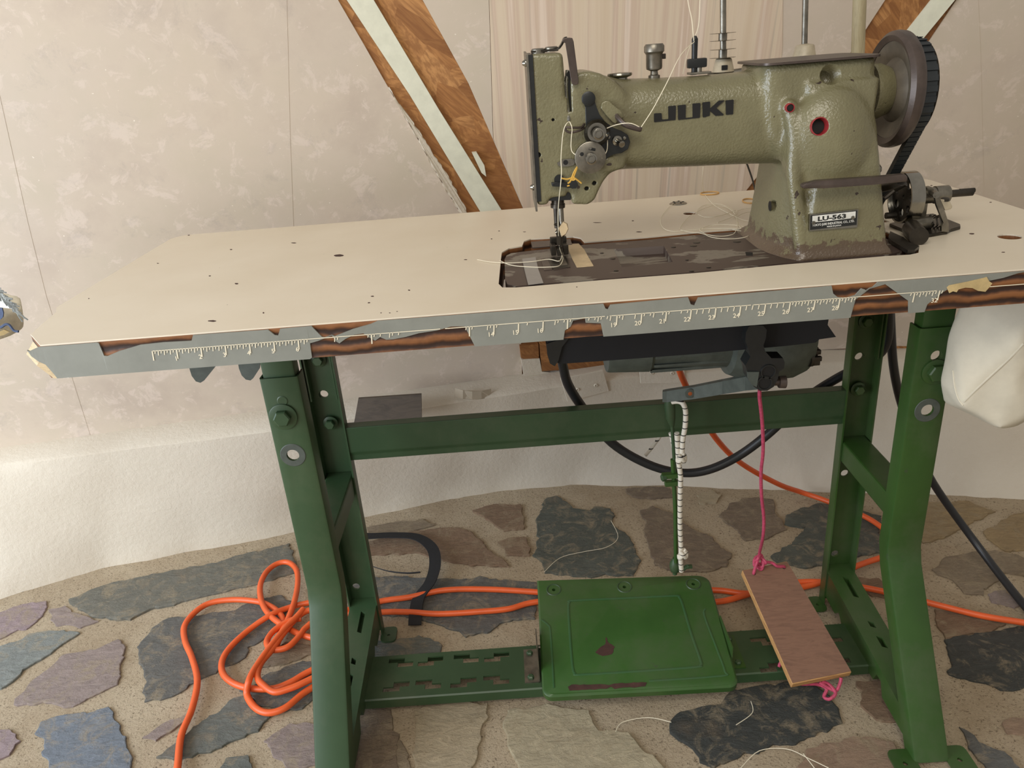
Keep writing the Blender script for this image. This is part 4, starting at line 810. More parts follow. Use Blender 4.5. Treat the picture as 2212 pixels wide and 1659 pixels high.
def disc(px, py, r, big):
    q = P(px,py,1,YH-.006); n = (0,-1,0)
    bm = B(); cyl(bm, q+Vector((0,.004,0)), q-Vector((0,.018,0)), .0028, seg=12); t1 = part(bm, 'tension_post', 'dull')
    bm = B(); lathe(bm, [(.003,-.001),(r*.8,-.001),(r,.0022),(r,.0028),(r*.78,.0004),(.003,.0004)], q, n, 32); part(bm, 'tension_disc', 'dull')
    bm = B(); lathe(bm, [(.003,.0005),(r*.75,.0005),(r*.96,.0045),(r*.96,.0052),(r*.72,.0020),(.003,.0020)], q, n, 32); part(bm, 'tension_disc', 'steel')
    if big:
        bm = B(); lathe(bm, [(.003,.005),(r,.005),(r,.0068),(r*.95,.0072),(.003,.0072)], q, n, 36); part(bm, 'dial_plate', 'dull', label='flat round dial plate with slots')
        s_ = P(px-17,py-6,1,YH-.0132); bm = B(); lathe(bm, [(.0022,0),(0,.0002)], s_, n, 12); part(bm, 'dial_hole', 'dark')
        s_ = P(px+6,py-17,1,YH-.0133); bm = B(); tube(bm, [s_-Vector((.004,0,-.001)), s_+Vector((.003,0,-.001))], .0014, 8); part(bm, 'dial_slot', 'dark')
        s_ = P(px+1,py-19,1,YH-.0136); bm = B(); lathe(bm, [(.0016,0),(.0016,.001),(0,.0012)], s_, n, 10); part(bm, 'dial_pin', 'steel')
    bm = B(); tube(bm, [q+Vector((math.cos(t_)*.0052, -.008-.0008*t_/1.2, math.sin(t_)*.0052)) for t_ in [k*.5 for k in range(30)]], .0006, 6); part(bm, 'tension_spring', 'steel')
    bm = B(); lathe(bm, [(.0062,.010 if big else .008),(.0066,.013),(.0062,.0175),(.0045,.018),(.0042,.0165),(.003,.0165),(.003,.020),(0,.0205)], q, n, 24); part(bm, 'tension_nut', 'steel', label='bright tension nut')
disc(1289,286,.0143,False); disc(1274,339,.0172,True)
q = P(1332,303,1,YH-.004); bm = B(); lathe(bm, [(.0055,0),(.0055,.002),(.0030,.003),(.0030,.013),(.0035,.0135),(.0035,.0155),(0,.016)], q, (.25,-1,-.2), 18); part(bm, 'guide_stud', 'steel')
for px, py in ((1349,298),(1315,296),(1308,295)): q = P(px,py,1,YH-.0038); bm = B(); lathe(bm, [(.0017,0),(.0017,.0012),(0,.0018)], q, (0,-1,0), 12); part(bm, 'rivet', 'steel')
# eyelet lever with hooked finger
s2 = [(1080+x*.1808, 50+y*.1808) for x,y in ((1200,1010),(1215,950),(1260,925),(1300,930),(1335,960),(1370,1010),(1430,1030),(1460,1080),(1470,1120),(1400,1150),(1380,1200),(1340,1180),(1270,1100))]
bm = B(); prism(bm, [P(x,y,1,YH-.001) for x,y in s2], (0,-.004,0)); bmesh.ops.bevel(bm, geom=list(bm.edges), offset=.0008, segments=2, affect='EDGES', profile=.5); part(bm, 'release_lever', 'paint', False)
bm = B(); tube(bm, cr([P(1332,251,1,YH-.004),P(1337,257,1,YH-.011),P(1348,268,1,YH-.016),P(1366,275,1,YH-.018),P(1386,280,1,YH-.018)], 5), [.0024]*20+[.0018], 10, flat=1.3); part(bm, 'thread_guide', 'brown', label='brown curled thread guide finger')
bm = B(); tube(bm, cr([P(1262,268,1,YH-.002),P(1255,275,1,YH-.008),P(1238,276,1,YH-.012),P(1224,275,1,YH-.012),P(1222,281,1,YH-.012),P(1232,286,1,YH-.012),P(1252,282,1,YH-.010),P(1262,276,1,YH-.003)], 5), .0013, 8); part(bm, 'wire_guide', 'brown')
s3 = [(1080+x*.205, 300+y*.205) for x,y in ((600,250),(660,212),(740,205),(785,215),(790,250),(770,275),(720,285),(640,290),(610,275))]
bm = B(); prism(bm, [P(x,y,1,YH) for x,y in s3], (0,-.0025,0)); part(bm, 'lower_guide', 'steel', False, label='slotted steel thread guide plate')
for x,y,r in ((1222,351,.0028),(1234,351,.0030)): q = P(x,y,1,YH-.0026); bm = B(); lathe(bm, [(r,0),(r,.0006 if x > 1230 else .0002),(0,.0006 if x > 1230 else .0002)], q, (0,-1,0), 14); part(bm, 'screw' if x > 1230 else 'guide_slot', 'dull' if x > 1230 else 'dark')
# presser clamp, bars and feet
bm = B(); prism(bm, [P(x,y,1,YH-.001) for x,y in ((1190,393),(1205,392),(1228,394),(1240,392),(1246,398),(1244,404),(1236,405),(1226,402),(1192,401))], (0,-.006,0)); bmesh.ops.bevel(bm, geom=list(bm.edges), offset=.0008, segments=2, affect='EDGES', profile=.5); part(bm, 'bar_clamp', 'black', False)
bm = B(); lathe(bm, [(.005,0),(.005,.003),(0,.0035)], P(1239,398,1,YH-.007), (0,-1,0), 6); part(bm, 'clamp_screw', 'black')
bm = B(); lathe(bm, [(.0058,0),(.0058,.002),(0,.002)], P(1208,388,1,YH-.0005), (0,-1,0), 16); part(bm, 'dark_boss', 'black')
bm = B(); prism(bm, [P(x,y,1,YH+.003) for x,y in ((1184,413),(1233,411),(1233,432),(1184,434))], (0,.06,0)); part(bm, 'head_recess', 'black', False)
bm = B(); cyl(bm, P(1204,402,1,.152), P(1205,442,1,.152), .0075, seg=18); cyl(bm, P(1205,440,1,.152), P(1205,448,1,.152), .0085, seg=18); part(bm, 'bar_bushing', 'iron')
bm = B(); cyl(bm, P(1201,440,1,.160), P(1204,492,1,.160), .0035, seg=14); part(bm, 'presser_bar', 'iron')
bm = B(); cyl(bm, P(1211,440,1,.152), P(1213,478,1,.152), .0030, seg=14); part(bm, 'needle_bar', 'dull')
bm = B(); loft(bm, [[P(x+dx,y,1,.155+dy) for dx,dy in ((-w,-.004),(w,-.004),(w,.004),(-w,.004))] for x,y,w in ((1207,446,7),(1208,462,7.5),(1209,480,5),(1206,500,4.5),(1207,530,4))]); part(bm, 'inside_foot_shank', 'iron', False)
bm = B(); loft(bm, [[P(x+dx,y,1,.158+dy) for dx,dy in ((-w,-.003),(w,-.003),(w,.003),(-w,.003))] for x,y,w in ((1216,490,3.5),(1217,505,3.5),(1214,520,3),(1211,534,3.5))]); part(bm, 'outside_foot_shank', 'iron', False)
fz = H+.003
bm = B(); q = P(1209,548,2,fz); box(bm, q-Vector((.011,.006,.0005)), q+Vector((-.0045,.018,.012)), .0015); part(bm, 'presser_foot_toe', 'iron', False)
bm = B(); box(bm, q+Vector((.0045,-.006,-.0005)), q+Vector((.011,.018,.012)), .0015); part(bm, 'presser_foot_toe', 'iron', False)
bm = B(); box(bm, q+Vector((-.0035,-.009,-.0005)), q+Vector((.0035,.010,.008)), .001); box(bm, q+Vector((-.0105,.012,.008)), q+Vector((.0105,.020,.018)), .002); part(bm, 'walking_foot', 'iron', False)
bm = B(); cyl(bm, P(1213,478,1,.152), P(1213,505,1,.152), .0022, seg=10); part(bm, 'needle_clamp', 'steel')
bm = B(); cyl(bm, P(1213,500,1,.152), q+Vector((.001,.0,.000)), .0011, .0006, seg=8); part(bm, 'needle', 'steel', label='long steel needle')
bm = B(); q2 = P(1218,492,1,.146); loft(bm, [[P(x,y,1,.146+dy) for x,y in pts] for dy, pts in ((0,((1208,492),(1217,480),(1224,484),(1227,494),(1222,505),(1214,510))),(.003,((1206,493),(1217,478),(1226,483),(1228,495),(1222,507),(1213,512))),(.008,((1210,493),(1217,482),(1224,486),(1226,494),(1221,503),(1215,508))))])
part(bm, 'wrapped_tape', 'mask', True, label='pale tape wrapped round the needle bar')
bm = B(); cyl(bm, P(1197,484,1,.150), P(1212,488,1,.150), .0014, seg=8); part(bm, 'clamp_pin', 'iron')
bm = B(); cyl(bm, P(1200,503,1,.150), P(1203,502,1,.150), .0022, seg=10); part(bm, 'foot_screw', 'steel')
# oil cup, cap, top thread post
def topz(px, py): return P(px,py,1,YC)
q = topz(1413,170); bm = B(); lathe(bm, [(.0065,-.004),(.0065,.0035),(.0045,.0045),(.0040,.008),(.0085,.010),(.0090,.012),(.0090,.025),(.0098,.0265),(.0112,.028),(.0112,.0335),(.0095,.0360),(0,.0362)], q, (0,0,1), 28); part(bm, 'oil_cup', 'dull', label='round metal oil cup with hinged cap')
bm = B(); q = topz(1433,121); box(bm, q-Vector((.004,.002,.0030)), q+Vector((.0025,.002,.0025)), .0008); part(bm, 'cap_hinge', 'iron', False)
q = topz(1339,172); bm = B(); lathe(bm, [(.0085,-.003),(.0085,.002),(.0130,.0035),(.0140,.005),(.0135,.0068),(.012,.0068),(.010,.0055),(0,.005)], q, (0,0,1), 30); part(bm, 'bobbin_cap', 'steel', label='flat chrome cap on the arm')
bm = B(); cyl(bm, topz(1499,162), topz(1501,84), .0030, .0034, seg=14); r_ = lathe(bm, [(.0034,0),(.002,.0028),(0,.0034)], topz(1501,84), (0,0,1), 14); part(bm, 'thread_post', 'black', label='black upright thread post')
bm = B(); q = topz(1501,96); lathe(bm, [(.0013,0),(0,.0001)], q+Vector((0,-.0036,0)), (0,-1,0), 10); part(bm, 'post_eye', 'dark')
bm = B(); q = topz(1508,137); box(bm, q+Vector((-.0125,-.004,-.0045)), q+Vector((.0095,.004,.0055)), .0025); part(bm, 'thumb_nut', 'black', True)
bm = B(); q = topz(1510,158); box(bm, q+Vector((-.012,-.008,-.001)), q+Vector((.012,.008,.0015)), .0006); cyl(bm, q, q+Vector((0,0,.012)), .003); part(bm, 'post_base', 'dull', False)
# lettering cast on the arm
def zz(l): return [(1380+x*.23508, 50+y*.23508) for x,y in l]
JU = [[(140,836),(146,830),(204,827),(210,832),(213,880),(218,886),(268,883),(272,878),(272,768),(278,763),(336,758),(341,763),(338,884),(334,890),(146,910),(140,904)],
      [(360,760),(366,756),(428,749),(433,754),(430,866),(436,871),(490,866),(495,860),(495,744),(500,740),(562,735),(567,740),(562,864),(556,870),(366,890),(361,884)],
      [(587,734),(592,729),(652,722),(656,727),(655,786),(735,716),(742,712),(787,710),(712,778),(780,838),(776,848),(705,852),(655,806),(652,850),(622,858),(616,863),(592,865),(587,860)],
      [(800,716),(805,711),(868,704),(872,708),(867,834),(862,838),(806,843),(801,839)]]
yfr = YH - .0012
for l in JU:
    bm = B(); prism(bm, [P(x,y,1,yfr) for x,y in zz(l)], (0,.006,0)); obj('letter', bm, 'dark', mach)
# maker's plate on the column
npx = [(1749,463.5),(1854,452),(1852,491),(1748,499)]; YP = .0975
np_ = [P(x,y,1,YP) for x,y in npx]
ux = (np_[1]-np_[0]); uz = (np_[0]-np_[3])
bm = B(); prism(bm, [p for p in np_], (0,.004,0)); part(bm, 'maker_plate', 'steel', False, label='small black and silver plate with lettering')
def pp(u, v, d=0): return np_[3] + ux*u + uz*v + Vector((0,-.0002-d,0))
def prect(u0,v0,u1,v1,mat,name,d=0):
    bm = B(); prism(bm, [pp(u0,v0,d),pp(u1,v0,d),pp(u1,v1,d),pp(u0,v1,d)], (0,-.0002,0)); return obj(name, bm, mat, mach)
prect(.02,.06,.98,.94,'black','plate_field'); prect(.055,.50,.945,.90,'plate','plate_field',.0002)
wl_ = ux.length; hl2 = uz.length
text('LU-563', hl2*.36, pp(.16,.565,.0006), ux, uz, 'black', mach, 'plate_lettering', .00008, .00025, wl_*.66/(hl2*.36*3.35))
text('TOKYO JUKI INDUSTRIAL CO., LTD.', hl2*.19, pp(.055,.27,.0006), ux, uz, 'plate', mach, 'plate_lettering', .00008, .00008, wl_*.89/(hl2*.19*16.4))
text('MADE IN JAPAN', hl2*.12, pp(.36,.12,.0006), ux, uz, 'plate', mach, 'plate_lettering', .00008, .00005, 1)
for u, v in ((.08,.48),(.89,.53)):
    bm = B(); lathe(bm, [(.0022,0),(.0018,.0008),(0,.001)], pp(u,v,.0004), (0,-1,0), 12); part(bm, 'rivet', 'dull')
# knee/reverse lever across the front of the column
bm = B(); lv = [P(1733,400,1,.082),P(1742,396,1,.082),P(1765,391,1,.082),P(1900,382,1,.082),P(1955,376,1,.082),P(1962,382,1,.082),P(1960,393,1,.082),P(1900,398,1,.082),P(1780,407,1,.082),P(1735,408,1,.082)]
prism(bm, lv, (0,.009,0)); bmesh.ops.bevel(bm, geom=list(bm.edges), offset=.0016, segments=2, affect='EDGES', profile=.5); part(bm, 'reverse_lever', 'brown', True, label='dark brown lever across the column')
bm = B(); tube(bm, [P(1948,392,1,.09), P(1925,402,1,.13), Vector((.80,.17,P(1915,410,1,.17).z))], .005, 10); part(bm, 'lever_shaft', 'iron')
bm = B(); lathe(bm, [(.006,0),(.006,.006),(.004,.008),(0,.008)], Vector((.806,.16,P(1905,365,1,.16).z)), (1,0,0), 14); part(bm, 'side_screw', 'dull')
bm = B(); prism(bm, [P(x,y,2,bz+.0006) for x,y in ((1922,507),(1950,520),(1965,532),(1985,539),(1975,548),(1960,549),(1925,528),(1918,520))], (0,0,.0045)); part(bm, 'bed_hinge', 'iron', False)
# hand wheel
WC = P(1944,190,1,YC); wx = P(1926,190,1,YC).x
wcz = (P(1938,64,1,YC).z + P(1932,317,1,YC).z)/2; R0 = (P(1938,64,1,YC).z - P(1932,317,1,YC).z)/2
bm = B(); lathe(bm, [(R0*.82,.0),(R0*.92,-.003),(R0*.99,.001),(R0,.006),(R0*.985,.011),(R0*.93,.014),(R0*.82,.012),(R0*.80,.008)], (wx-.004,YC,wcz), (1,0,0), 56, True); part(bm, 'wheel_rim', 'brown', label='dark brown hand wheel rim')
bm = B(); lathe(bm, [(R0*.83,.0005),(R0*.83,.010),(.014,.016),(.014,-.004),(R0*.42,-.002),(R0*.55,.006),(R0*.68,.004)], (wx-.004,YC,wcz), (1,0,0), 56, True); part(bm, 'wheel_web', 'webgrey', label='grey dished hand wheel web')
bm = B(); lathe(bm, [(.030,0),(.030,.010),(.026,.020),(.016,.024)], (.797,YC,wcz), (1,0,0), 40); part(bm, 'wheel_boss', 'paint')
bm = B(); cyl(bm, (.80,YC,wcz), (wx+.04,YC,wcz), .012); part(bm, 'main_shaft', 'iron')
R1 = R0*.80; px_ = wx+.018
bm = B(); lathe(bm, [(.012,-.009),(R1-.006,-.009),(R1+.001,-.009),(R1-.006,-.001),(R1-.006,.001),(R1+.001,.009),(.012,.009)], (px_,YC,wcz), (1,0,0), 48); part(bm, 'belt_pulley', 'iron')
# ribbed V-belt: over the pulley and down to the motor through the table
bp = P(1930,362,0,px_); byc = bp.y
lower = [Vector((px_,byc,bp.z))]
cpts = []
for k in range(0, 19):
    a_ = math.radians(-32 + k*11.6); cpts.append(Vector((px_, YC+.0-math.cos(a_)*R1, wcz+math.sin(a_)*R1)))
path = [Vector((px_, byc+.028, H-.03)), Vector((px_,byc+.006,H+.03)), Vector((px_, byc-.004, bp.z))]
FE, BE = Vector((px_,.330,H-.12)), Vector((px_,.400,H-.12))
path = [FE] + [cpts[0].lerp(FE, s) for s in (.8,.6,.4,.2)] + cpts + [cpts[-1].lerp(BE, s) for s in (.25,.5,.75,1)]
bm = B(); strap(bm, path, .012, .006, (1,0,0)); belt = part(bm, 'drive_belt', 'belt', False, label='black ribbed drive belt')
bm = B(); dn = []
for p, q in zip(path[:-1], path[1:]):
    n = max(1, int((q-p).length/.0072))
    for k in range(n): dn.append((p.lerp(q, k/n), (q-p).normalized()))
for p, tg in dn:
    nrm = tg.cross(Vector((1,0,0))).normalized(); out = nrm if (p+nrm-Vector((px_,YC,wcz))).length > (p-nrm-Vector((px_,YC,wcz))).length else -nrm
    c0 = p+out*.0031; prism(bm, [c0+Vector((-.0062,0,0))-tg*.0031, c0+Vector((.0062,0,0))-tg*.0031, c0+Vector((.0062,0,0))+tg*.0031, c0+Vector((-.0062,0,0))+tg*.0031], out*.0009)
obj('belt_rib', bm, 'belt', mach, kind='stuff')

# ================================================================ THINGS ON THE TABLE
def flat_thing(name, label, cat, pts, h, mat, z=H, **kw):
    bm = B(); prism(bm, [P(x,y,2,z) for x,y in pts], (0,0,h)); return obj(name, bm, mat, label=label, cat=cat, **kw)
flat_thing('masking_tape', 'strip of cream masking tape on the bed right of the needle', 'tape', [(1225,529),(1232,528),(1250,527),(1262,540),(1272,558),(1282,575),(1262,577),(1246,578),(1236,560),(1230,545)], .0007, 'mask', bz+.0001)
flat_thing('clear_tape', 'translucent grey tape strip across the front left of the bed', 'tape', [(1128,560),(1142,558),(1157,556),(1163,583),(1174,612),(1141,616),(1134,588)], .0006, 'clear', bz+.0013)
def ring(name, label, px, py, rx, ry, rot=0, r=.0008, gr=None):
    pts = []
    for k in range(20):
        a_ = 2*math.pi*k/20; u, v = rx*math.cos(a_), ry*math.sin(a_); pts.append(P(px+u*math.cos(rot)-v*math.sin(rot), py+u*math.sin(rot)+v*math.cos(rot), 2, H+.0013))
    bm = B(); tube(bm, cr(pts, 2, True), r, 6, True, flat=1.4); return obj(name, bm, 'rubber', smooth=True, label=label, cat='rubber band', group=gr)
ring('rubber_band', 'tan rubber band lying at the back edge of the table behind the arm', 1533, 417.5, 20, 3.2, -.05)
ring('rubber_band', 'tan rubber band beside the machine column, nearer the black wire', 1619, 434, 15, 4.8, .05)
# loose thread tangle
def zt(l): return [(1300+x*.18083, 360+y*.18083) for x,y in l]
LOOPS = [[(1218,5),(1205,100),(1202,190),(1218,300),(1250,360),(1320,440),(1380,485),(1480,540),(1600,600),(1700,640),(1860,664)],
    [(900,412),(840,450),(760,530),(705,620),(712,700),(760,750),(850,772),(960,768),(1100,752),(1300,740),(1500,738),(1700,745)],
    [(930,740),(960,690),(1040,600),(1120,550),(1200,510),(1320,470),(1440,470),(1520,500),(1590,570),(1615,640),(1620,720),(1600,770),(1560,810),(1450,830),(1330,825),(1230,800),(1170,760),(1190,730)],
    [(940,755),(1040,780),(1200,800),(1300,840),(1450,862),(1600,860),(1720,840),(1780,800),(1780,760),(1720,725),(1600,700),(1420,690),(1280,705),(1200,735)],
    [(1130,550),(1160,500),(1230,460),(1330,442),(1440,455),(1540,500),(1590,570),(1625,660),(1660,740),(1710,800)],
    [(1150,570),(1220,600),(1330,600),(1440,580),(1540,545),(1605,520),(1612,560),(1560,600),(1460,640),(1380,670)],
    [(1620,530),(1700,505),(1860,490)],[(1600,610),(1700,555),(1860,528)],[(1560,755),(1700,772),(1850,772)]]
bm = B()
allp = []
for i, l in enumerate(LOOPS):
    pts = [P(x,y,2,H+.0012+.0008*math.sin(k*1.3+i)) for k, (x,y) in enumerate(zt(l))]
    allp += (pts if i % 2 == 0 else pts[::-1])
tt = thing('thread_tangle', 'loose tangle of white thread on the table behind the arm', 'thread', P(1560,480,2,H))
for i, l in enumerate(LOOPS):
    pts = [P(x,y,2,H+.0014+.0010*abs(math.sin(k*1.3+i))) for k, (x,y) in enumerate(zt(l[2:] if i == 0 else l))]
    if i == 0: pts = [P(1519,360,1,.40), P(1517,392,1,.42), P(1520,414,2,H+.002)] + pts[2:]
    bm = B(); tube(bm, cr(pts, 5), .00042, 5); obj('thread_loop', bm, 'thread', tt, smooth=True)
# thread through the machine
th = thing('sewing_thread', 'white thread running from above down through the tension discs to the needle', 'thread', P(1290,300,1,.12))
def thr(pts, mat='thread', par=th, r=.0005, name='thread_run'):
    bm = B(); tube(bm, cr(pts, 5), r, 5); obj(name, bm, mat, par, smooth=True)
thr([P(1484,-60,1,YC),P(1486,0,1,YC),P(1494,40,1,YC),P(1497,70,1,YC-.004),P(1499,88,1,YC-.004)])
thr([P(1500,90,1,YC-.004),P(1470,120,1,.14),P(1440,180,1,.122),P(1410,236,1,.119),P(1384,276,1,.1175)])
thr([P(1515,-60,1,.19),P(1512,0,1,.19),P(1508,60,1,.19),P(1487,110,1,.19),P(1475,160,1,.19)])
thr([P(1384,276,1,.1175),P(1368,268,1,.1165),P(1352,266,1,.118),P(1330,270,1,.122),P(1311,277,1,.127)])
thr([P(1310,290,1,.126),P(1312,300,1,.129),P(1311,325,1,.129),P(1300,342,1,.124)])
thr([P(1253,337,1,.124),P(1240,332,1,.127),P(1234,322,1,.127),P(1234,300,1,.125),P(1236,280,1,.123),P(1233,268,1,.123),P(1229,263,1,.127),P(1222,270,1,.123),P(1217,285,1,.125),P(1214,310,1,.128),P(1212,345,1,.132),P(1213,370,1,.131),P(1211,400,1,.128),P(1206,450,1,.142),P(1206,500,1,.148),P(1209,535,1,.165),P(1214,549,2,H+.006)])
thr([P(1214,551,2,H+.004),P(1216,560,2,H+.002),P(1208,574,2,H+.0015),P(1185,577,2,H+.0015),P(1150,577,2,H+.0012),P(1105,573,2,H+.0012),P(1080,563,2,H+.0012)])
thr([P(1214,551,2,H+.004),P(1208,564,2,H+.0025),P(1185,560,2,H+.0025),P(1150,565,2,H+.002),P(1100,568,2,H+.0018),P(1060,566,2,H+.0012),P(1031,561,2,H+.0010)])
yt = thing('yellow_ties', 'yellow thread ends knotted below the large dial', 'thread', P(1240,390,1,.13))
for l in ([(1251,354),(1240,372),(1232,392),(1226,396)],[(1249,356),(1240,380),(1234,398),(1225,402)],[(1213,385),(1225,387),(1238,384),(1246,388),(1256,396)],[(1238,380),(1242,387),(1236,390),(1237,382)]):
    thr([P(x,y,1,YH-.0085) for x,y in l], 'ylw', yt, .0009, 'tie')
bm = B(); tube(bm, cr([P(1608,340,1,.30),P(1615,358,1,.32),P(1626,390,1,.35),P(1633,420,1,.38),P(1640,449,2,H+.001)], 5), .0013, 8); obj('thin_wire', bm, 'cable', smooth=True, label='thin black wire behind the machine arm dropping to the table', cat='wire')
# ---- bobbin winder
WYp = P(2000,512,2,H).y
def zw(x, y): return (1912+x*.13562, 340+y*.13562)
def wp(x, y, yy=None): a_, b_ = zw(x, y); return P(a_, b_, 1, WYp if yy is None else yy)
def wz(x, y, z=H): a_, b_ = zw(x, y); return P(a_, b_, 2, z)
win = thing('bobbin_winder', 'oily steel bobbin winder screwed on the table right of the column', 'bobbin winder', wz(640,1150))
def wobj(bm, name, mat, smooth=True, **kw): return obj(name, bm, mat, win, smooth=smooth, **kw)
bm = B(); prism(bm, [wz(*q) for q in ((60,1100),(290,1040),(560,960),(760,940),(1190,1110),(1195,1150),(1030,1190),(990,1225),(480,1318),(250,1180))], (0,0,.004)); bmesh.ops.bevel(bm, geom=list(bm.edges), offset=.0008, segments=1, affect='EDGES', profile=.5); wobj(bm, 'base_plate', 'iron', False)
wc = wp(255,640,WYp+.035); rz_ = (wp(255,200,WYp+.035).z-wp(255,1010,WYp+.035).z)/2
bm = B(); lathe(bm, [(rz_*.93,-.002),(rz_,-.002),(rz_,.014),(rz_*.93,.014),(rz_*.90,.010),(rz_*.90,.002)], wc, (1,0,0), 48, True); wobj(bm, 'drive_wheel', 'steel', label='bright steel wheel rim')
bm = B(); lathe(bm, [(rz_*.92,.003),(rz_*.92,.006),(.003,.006),(.003,.003)], wc, (1,0,0), 48, True); wb = wobj(bm, 'wheel_disc', 'iron')
cs = []; loc = WL[wb.name]; c = B()
for k in range(7):
    a_ = 2*math.pi*k/7+.3; p = wc-loc+Vector((0,math.cos(a_)*rz_*.6,math.sin(a_)*rz_*.6)); cyl(c, p-Vector((.01,0,0)), p+Vector((.02,0,0)), rz_*.17, seg=14)
keep = Vector(wb.location); wb.parent = None; wb.location = (0,0,0); cut(wb, [c]); wb.parent = win; wb.location = keep
ax = wc
bm = B(); cyl(bm, wc+Vector((.004,0,0)), wc+Vector((.050,0,0)), .0095); cyl(bm, wc+Vector((.040,0,0)), wc+Vector((.056,0,0)), .0105); wobj(bm, 'spindle_housing', 'dull')
bm = B(); cyl(bm, wc+Vector((.054,0,0)), wc+Vector((.086,0,0)), .0045, seg=14); cyl(bm, wc+Vector((.070,0,.002)), wc+Vector((.088,0,.002)), .0030, seg=10); wobj(bm, 'spindle', 'iron')
bm = B(); loft(bm, [[(wc.x+.012,wc.y-.003,z),(wc.x+.032,wc.y-.003,z),(wc.x+.032,wc.y+.003,z),(wc.x+.012,wc.y+.003,z)] for z in (H+.003, wc.z)]); wobj(bm, 'upright_web', 'dull', False)
bm = B(); prism(bm, [wp(790,610),wp(860,600),wp(900,720),wp(960,880),(wp(1015,1060)),wp(1015,1190),wp(900,1180),wp(900,1100),wp(930,1040),wp(860,860),wp(820,760)], (0,.004,0)); prism(bm, [wp(668,480,wc.y-.012),wp(740,470,wc.y-.012),wp(810,540,wc.y-.012),wp(800,610,wc.y-.012),wp(730,640,wc.y-.012),wp(690,600,wc.y-.012)], (0,.008,0)); tube(bm, [wp(820,600), wp(760,560,wc.y-.01)], .004, 8); wobj(bm, 'latch_arm', 'dull', False)
bm = B(); prism(bm, [wp(885,680),wp(900,672),wp(1000,668),wp(1030,690),wp(1075,775),wp(1070,810),wp(1040,830),wp(960,850)], (0,.010,0)); bmesh.ops.bevel(bm, geom=list(bm.edges), offset=.001, segments=2, affect='EDGES', profile=.5); wobj(bm, 'stop_lever', 'plastic', False, label='cream stop lever tab')
bm = B(); lathe(bm, [(.005,0),(.005,.003),(.003,.004),(0,.004)], wp(955,665,WYp+.004)-Vector((0,0,.002)), (0,0,1), 12); wobj(bm, 'lever_screw', 'iron')
bm = B(); cyl(bm, wz(400,1080,H+.012), wz(700,1030,H+.012), .008, seg=18); wobj(bm, 'hinge_barrel', 'dull')
bm = B(); tube(bm, [wz(690,1035,H+.012)+Vector((.0012*k,.009*math.cos(k*1.6),.009*math.sin(k*1.6))) for k in range(14)], .0009, 6); wobj(bm, 'spring', 'iron')
bm = B(); cyl(bm, wz(540,1260,H+.010), wz(420,1130,H+.010), .0105, seg=20); wobj(bm, 'pivot_boss', 'iron')
bm = B(); tube(bm, [wp(-10,650,WYp+.02), wp(150,520,WYp+.02), wp(330,420,WYp+.01)], .003, 8); tube(bm, [wp(10,930,WYp+.03), wp(170,920,WYp+.03)], .004, 8); wobj(bm, 'link_rod', 'iron')
# ---- thread stand behind the machine
SY = .40
st = thing('thread_stand', 'thread stand with wooden pole and steel spool pins behind the machine', 'thread stand', P(1860,430,2,H)*1.0)
pb_, pt_ = P(1853,118,1,SY), P(1860,-90,1,SY); base_ = Vector((pb_.x-(pt_.x-pb_.x)/(pt_.z-pb_.z)*(pb_.z-H), SY, H))
bm = B(); cyl(bm, base_, pt_, .0088, .0088, 20); obj('pole', bm, 'dowel', st, smooth=True, label='old wooden pole')
bm = B(); lathe(bm, [(.028,0),(.028,.004),(.014,.010),(.011,.022),(0,.022)], base_, (0,0,1), 28); obj('pole_base', bm, 'iron', st, smooth=True)
za = P(1560,160,1,SY).z-.006
p1, p2 = P(1561,150,1,SY), P(1737,118,1,SY)
bm = B(); tube(bm, [(p1.x-.02,SY,p1.z-.008),(p2.x,SY,p2.z-.010),(base_.x+.01,SY,p2.z-.012)], .005, 10); obj('cross_arm', bm, 'dull', st, smooth=True)
for q, rr_ in ((P(1562,150,1,SY), .0016), (P(1737,121,1,SY), 0)):
    pass
c1 = P(1562,155,1,SY); t1 = P(1560,128,1,SY); hcone = t1.z-c1.z
bm = B(); lathe(bm, [(.0150,0),(.0110,hcone),(.0095,hcone+.001),(0,hcone+.001)], c1, (0,0,1), 28); obj('spool_cone', bm, 'plastic', st, smooth=True)
bm = B(); q = Vector((c1.x-.002,SY-.0137,c1.z+.006)); box(bm, q-Vector((.004,.002,.003)), q+Vector((.004,.001,.003)), .0006); obj('cone_slot', bm, 'dark', st)
bm = B(); cyl(bm, c1, P(1562,-90,1,SY), .0042, seg=14); obj('spool_pin', bm, 'dull', st, smooth=True)
c2 = P(1737,123,1,SY); 
bm = B(); lathe(bm, [(.0155,0),(.0125,.014),(.0110,.0155),(.0035,.017),(0,.017)], c2, (0,0,1), 28); obj('spool_cone', bm, 'plastic', st, smooth=True)
bm = B(); cyl(bm, c2, P(1742,-90,1,SY), .0040, seg=14); obj('spool_pin', bm, 'dull', st, smooth=True)
for ya_, yb_, lab in ((89,73,'upper empty steel bobbin on the left spool pin'),(127,109,'lower empty steel bobbin on the left spool pin')):
    lo_, hi_ = P(1561,ya_,1,SY), P(1561,yb_,1,SY)
    if ya_ == 127: lo_ = P(1561,126,1,SY); hi_ = P(1561,108,1,SY)
    bbn = thing('bobbin', lab, 'bobbin', lo_, 'bobbins on the spool pin')
    L_ = hi_.z-lo_.z
    for z_ in (0, L_): bm = B(); lathe(bm, [(.0052,0),(.0175,.0006),(.0178,.0011),(.0052,.0012)], lo_+Vector((0,0,z_)), (0,0,1), 36, True); obj('flange', bm, 'steel', bbn, smooth=True)
    bm = B(); lathe(bm, [(.0048,0),(.0058,0),(.0058,L_),(.0048,L_)], lo_, (0,0,1), 20, True); obj('core', bm, 'dull', bbn, smooth=True)

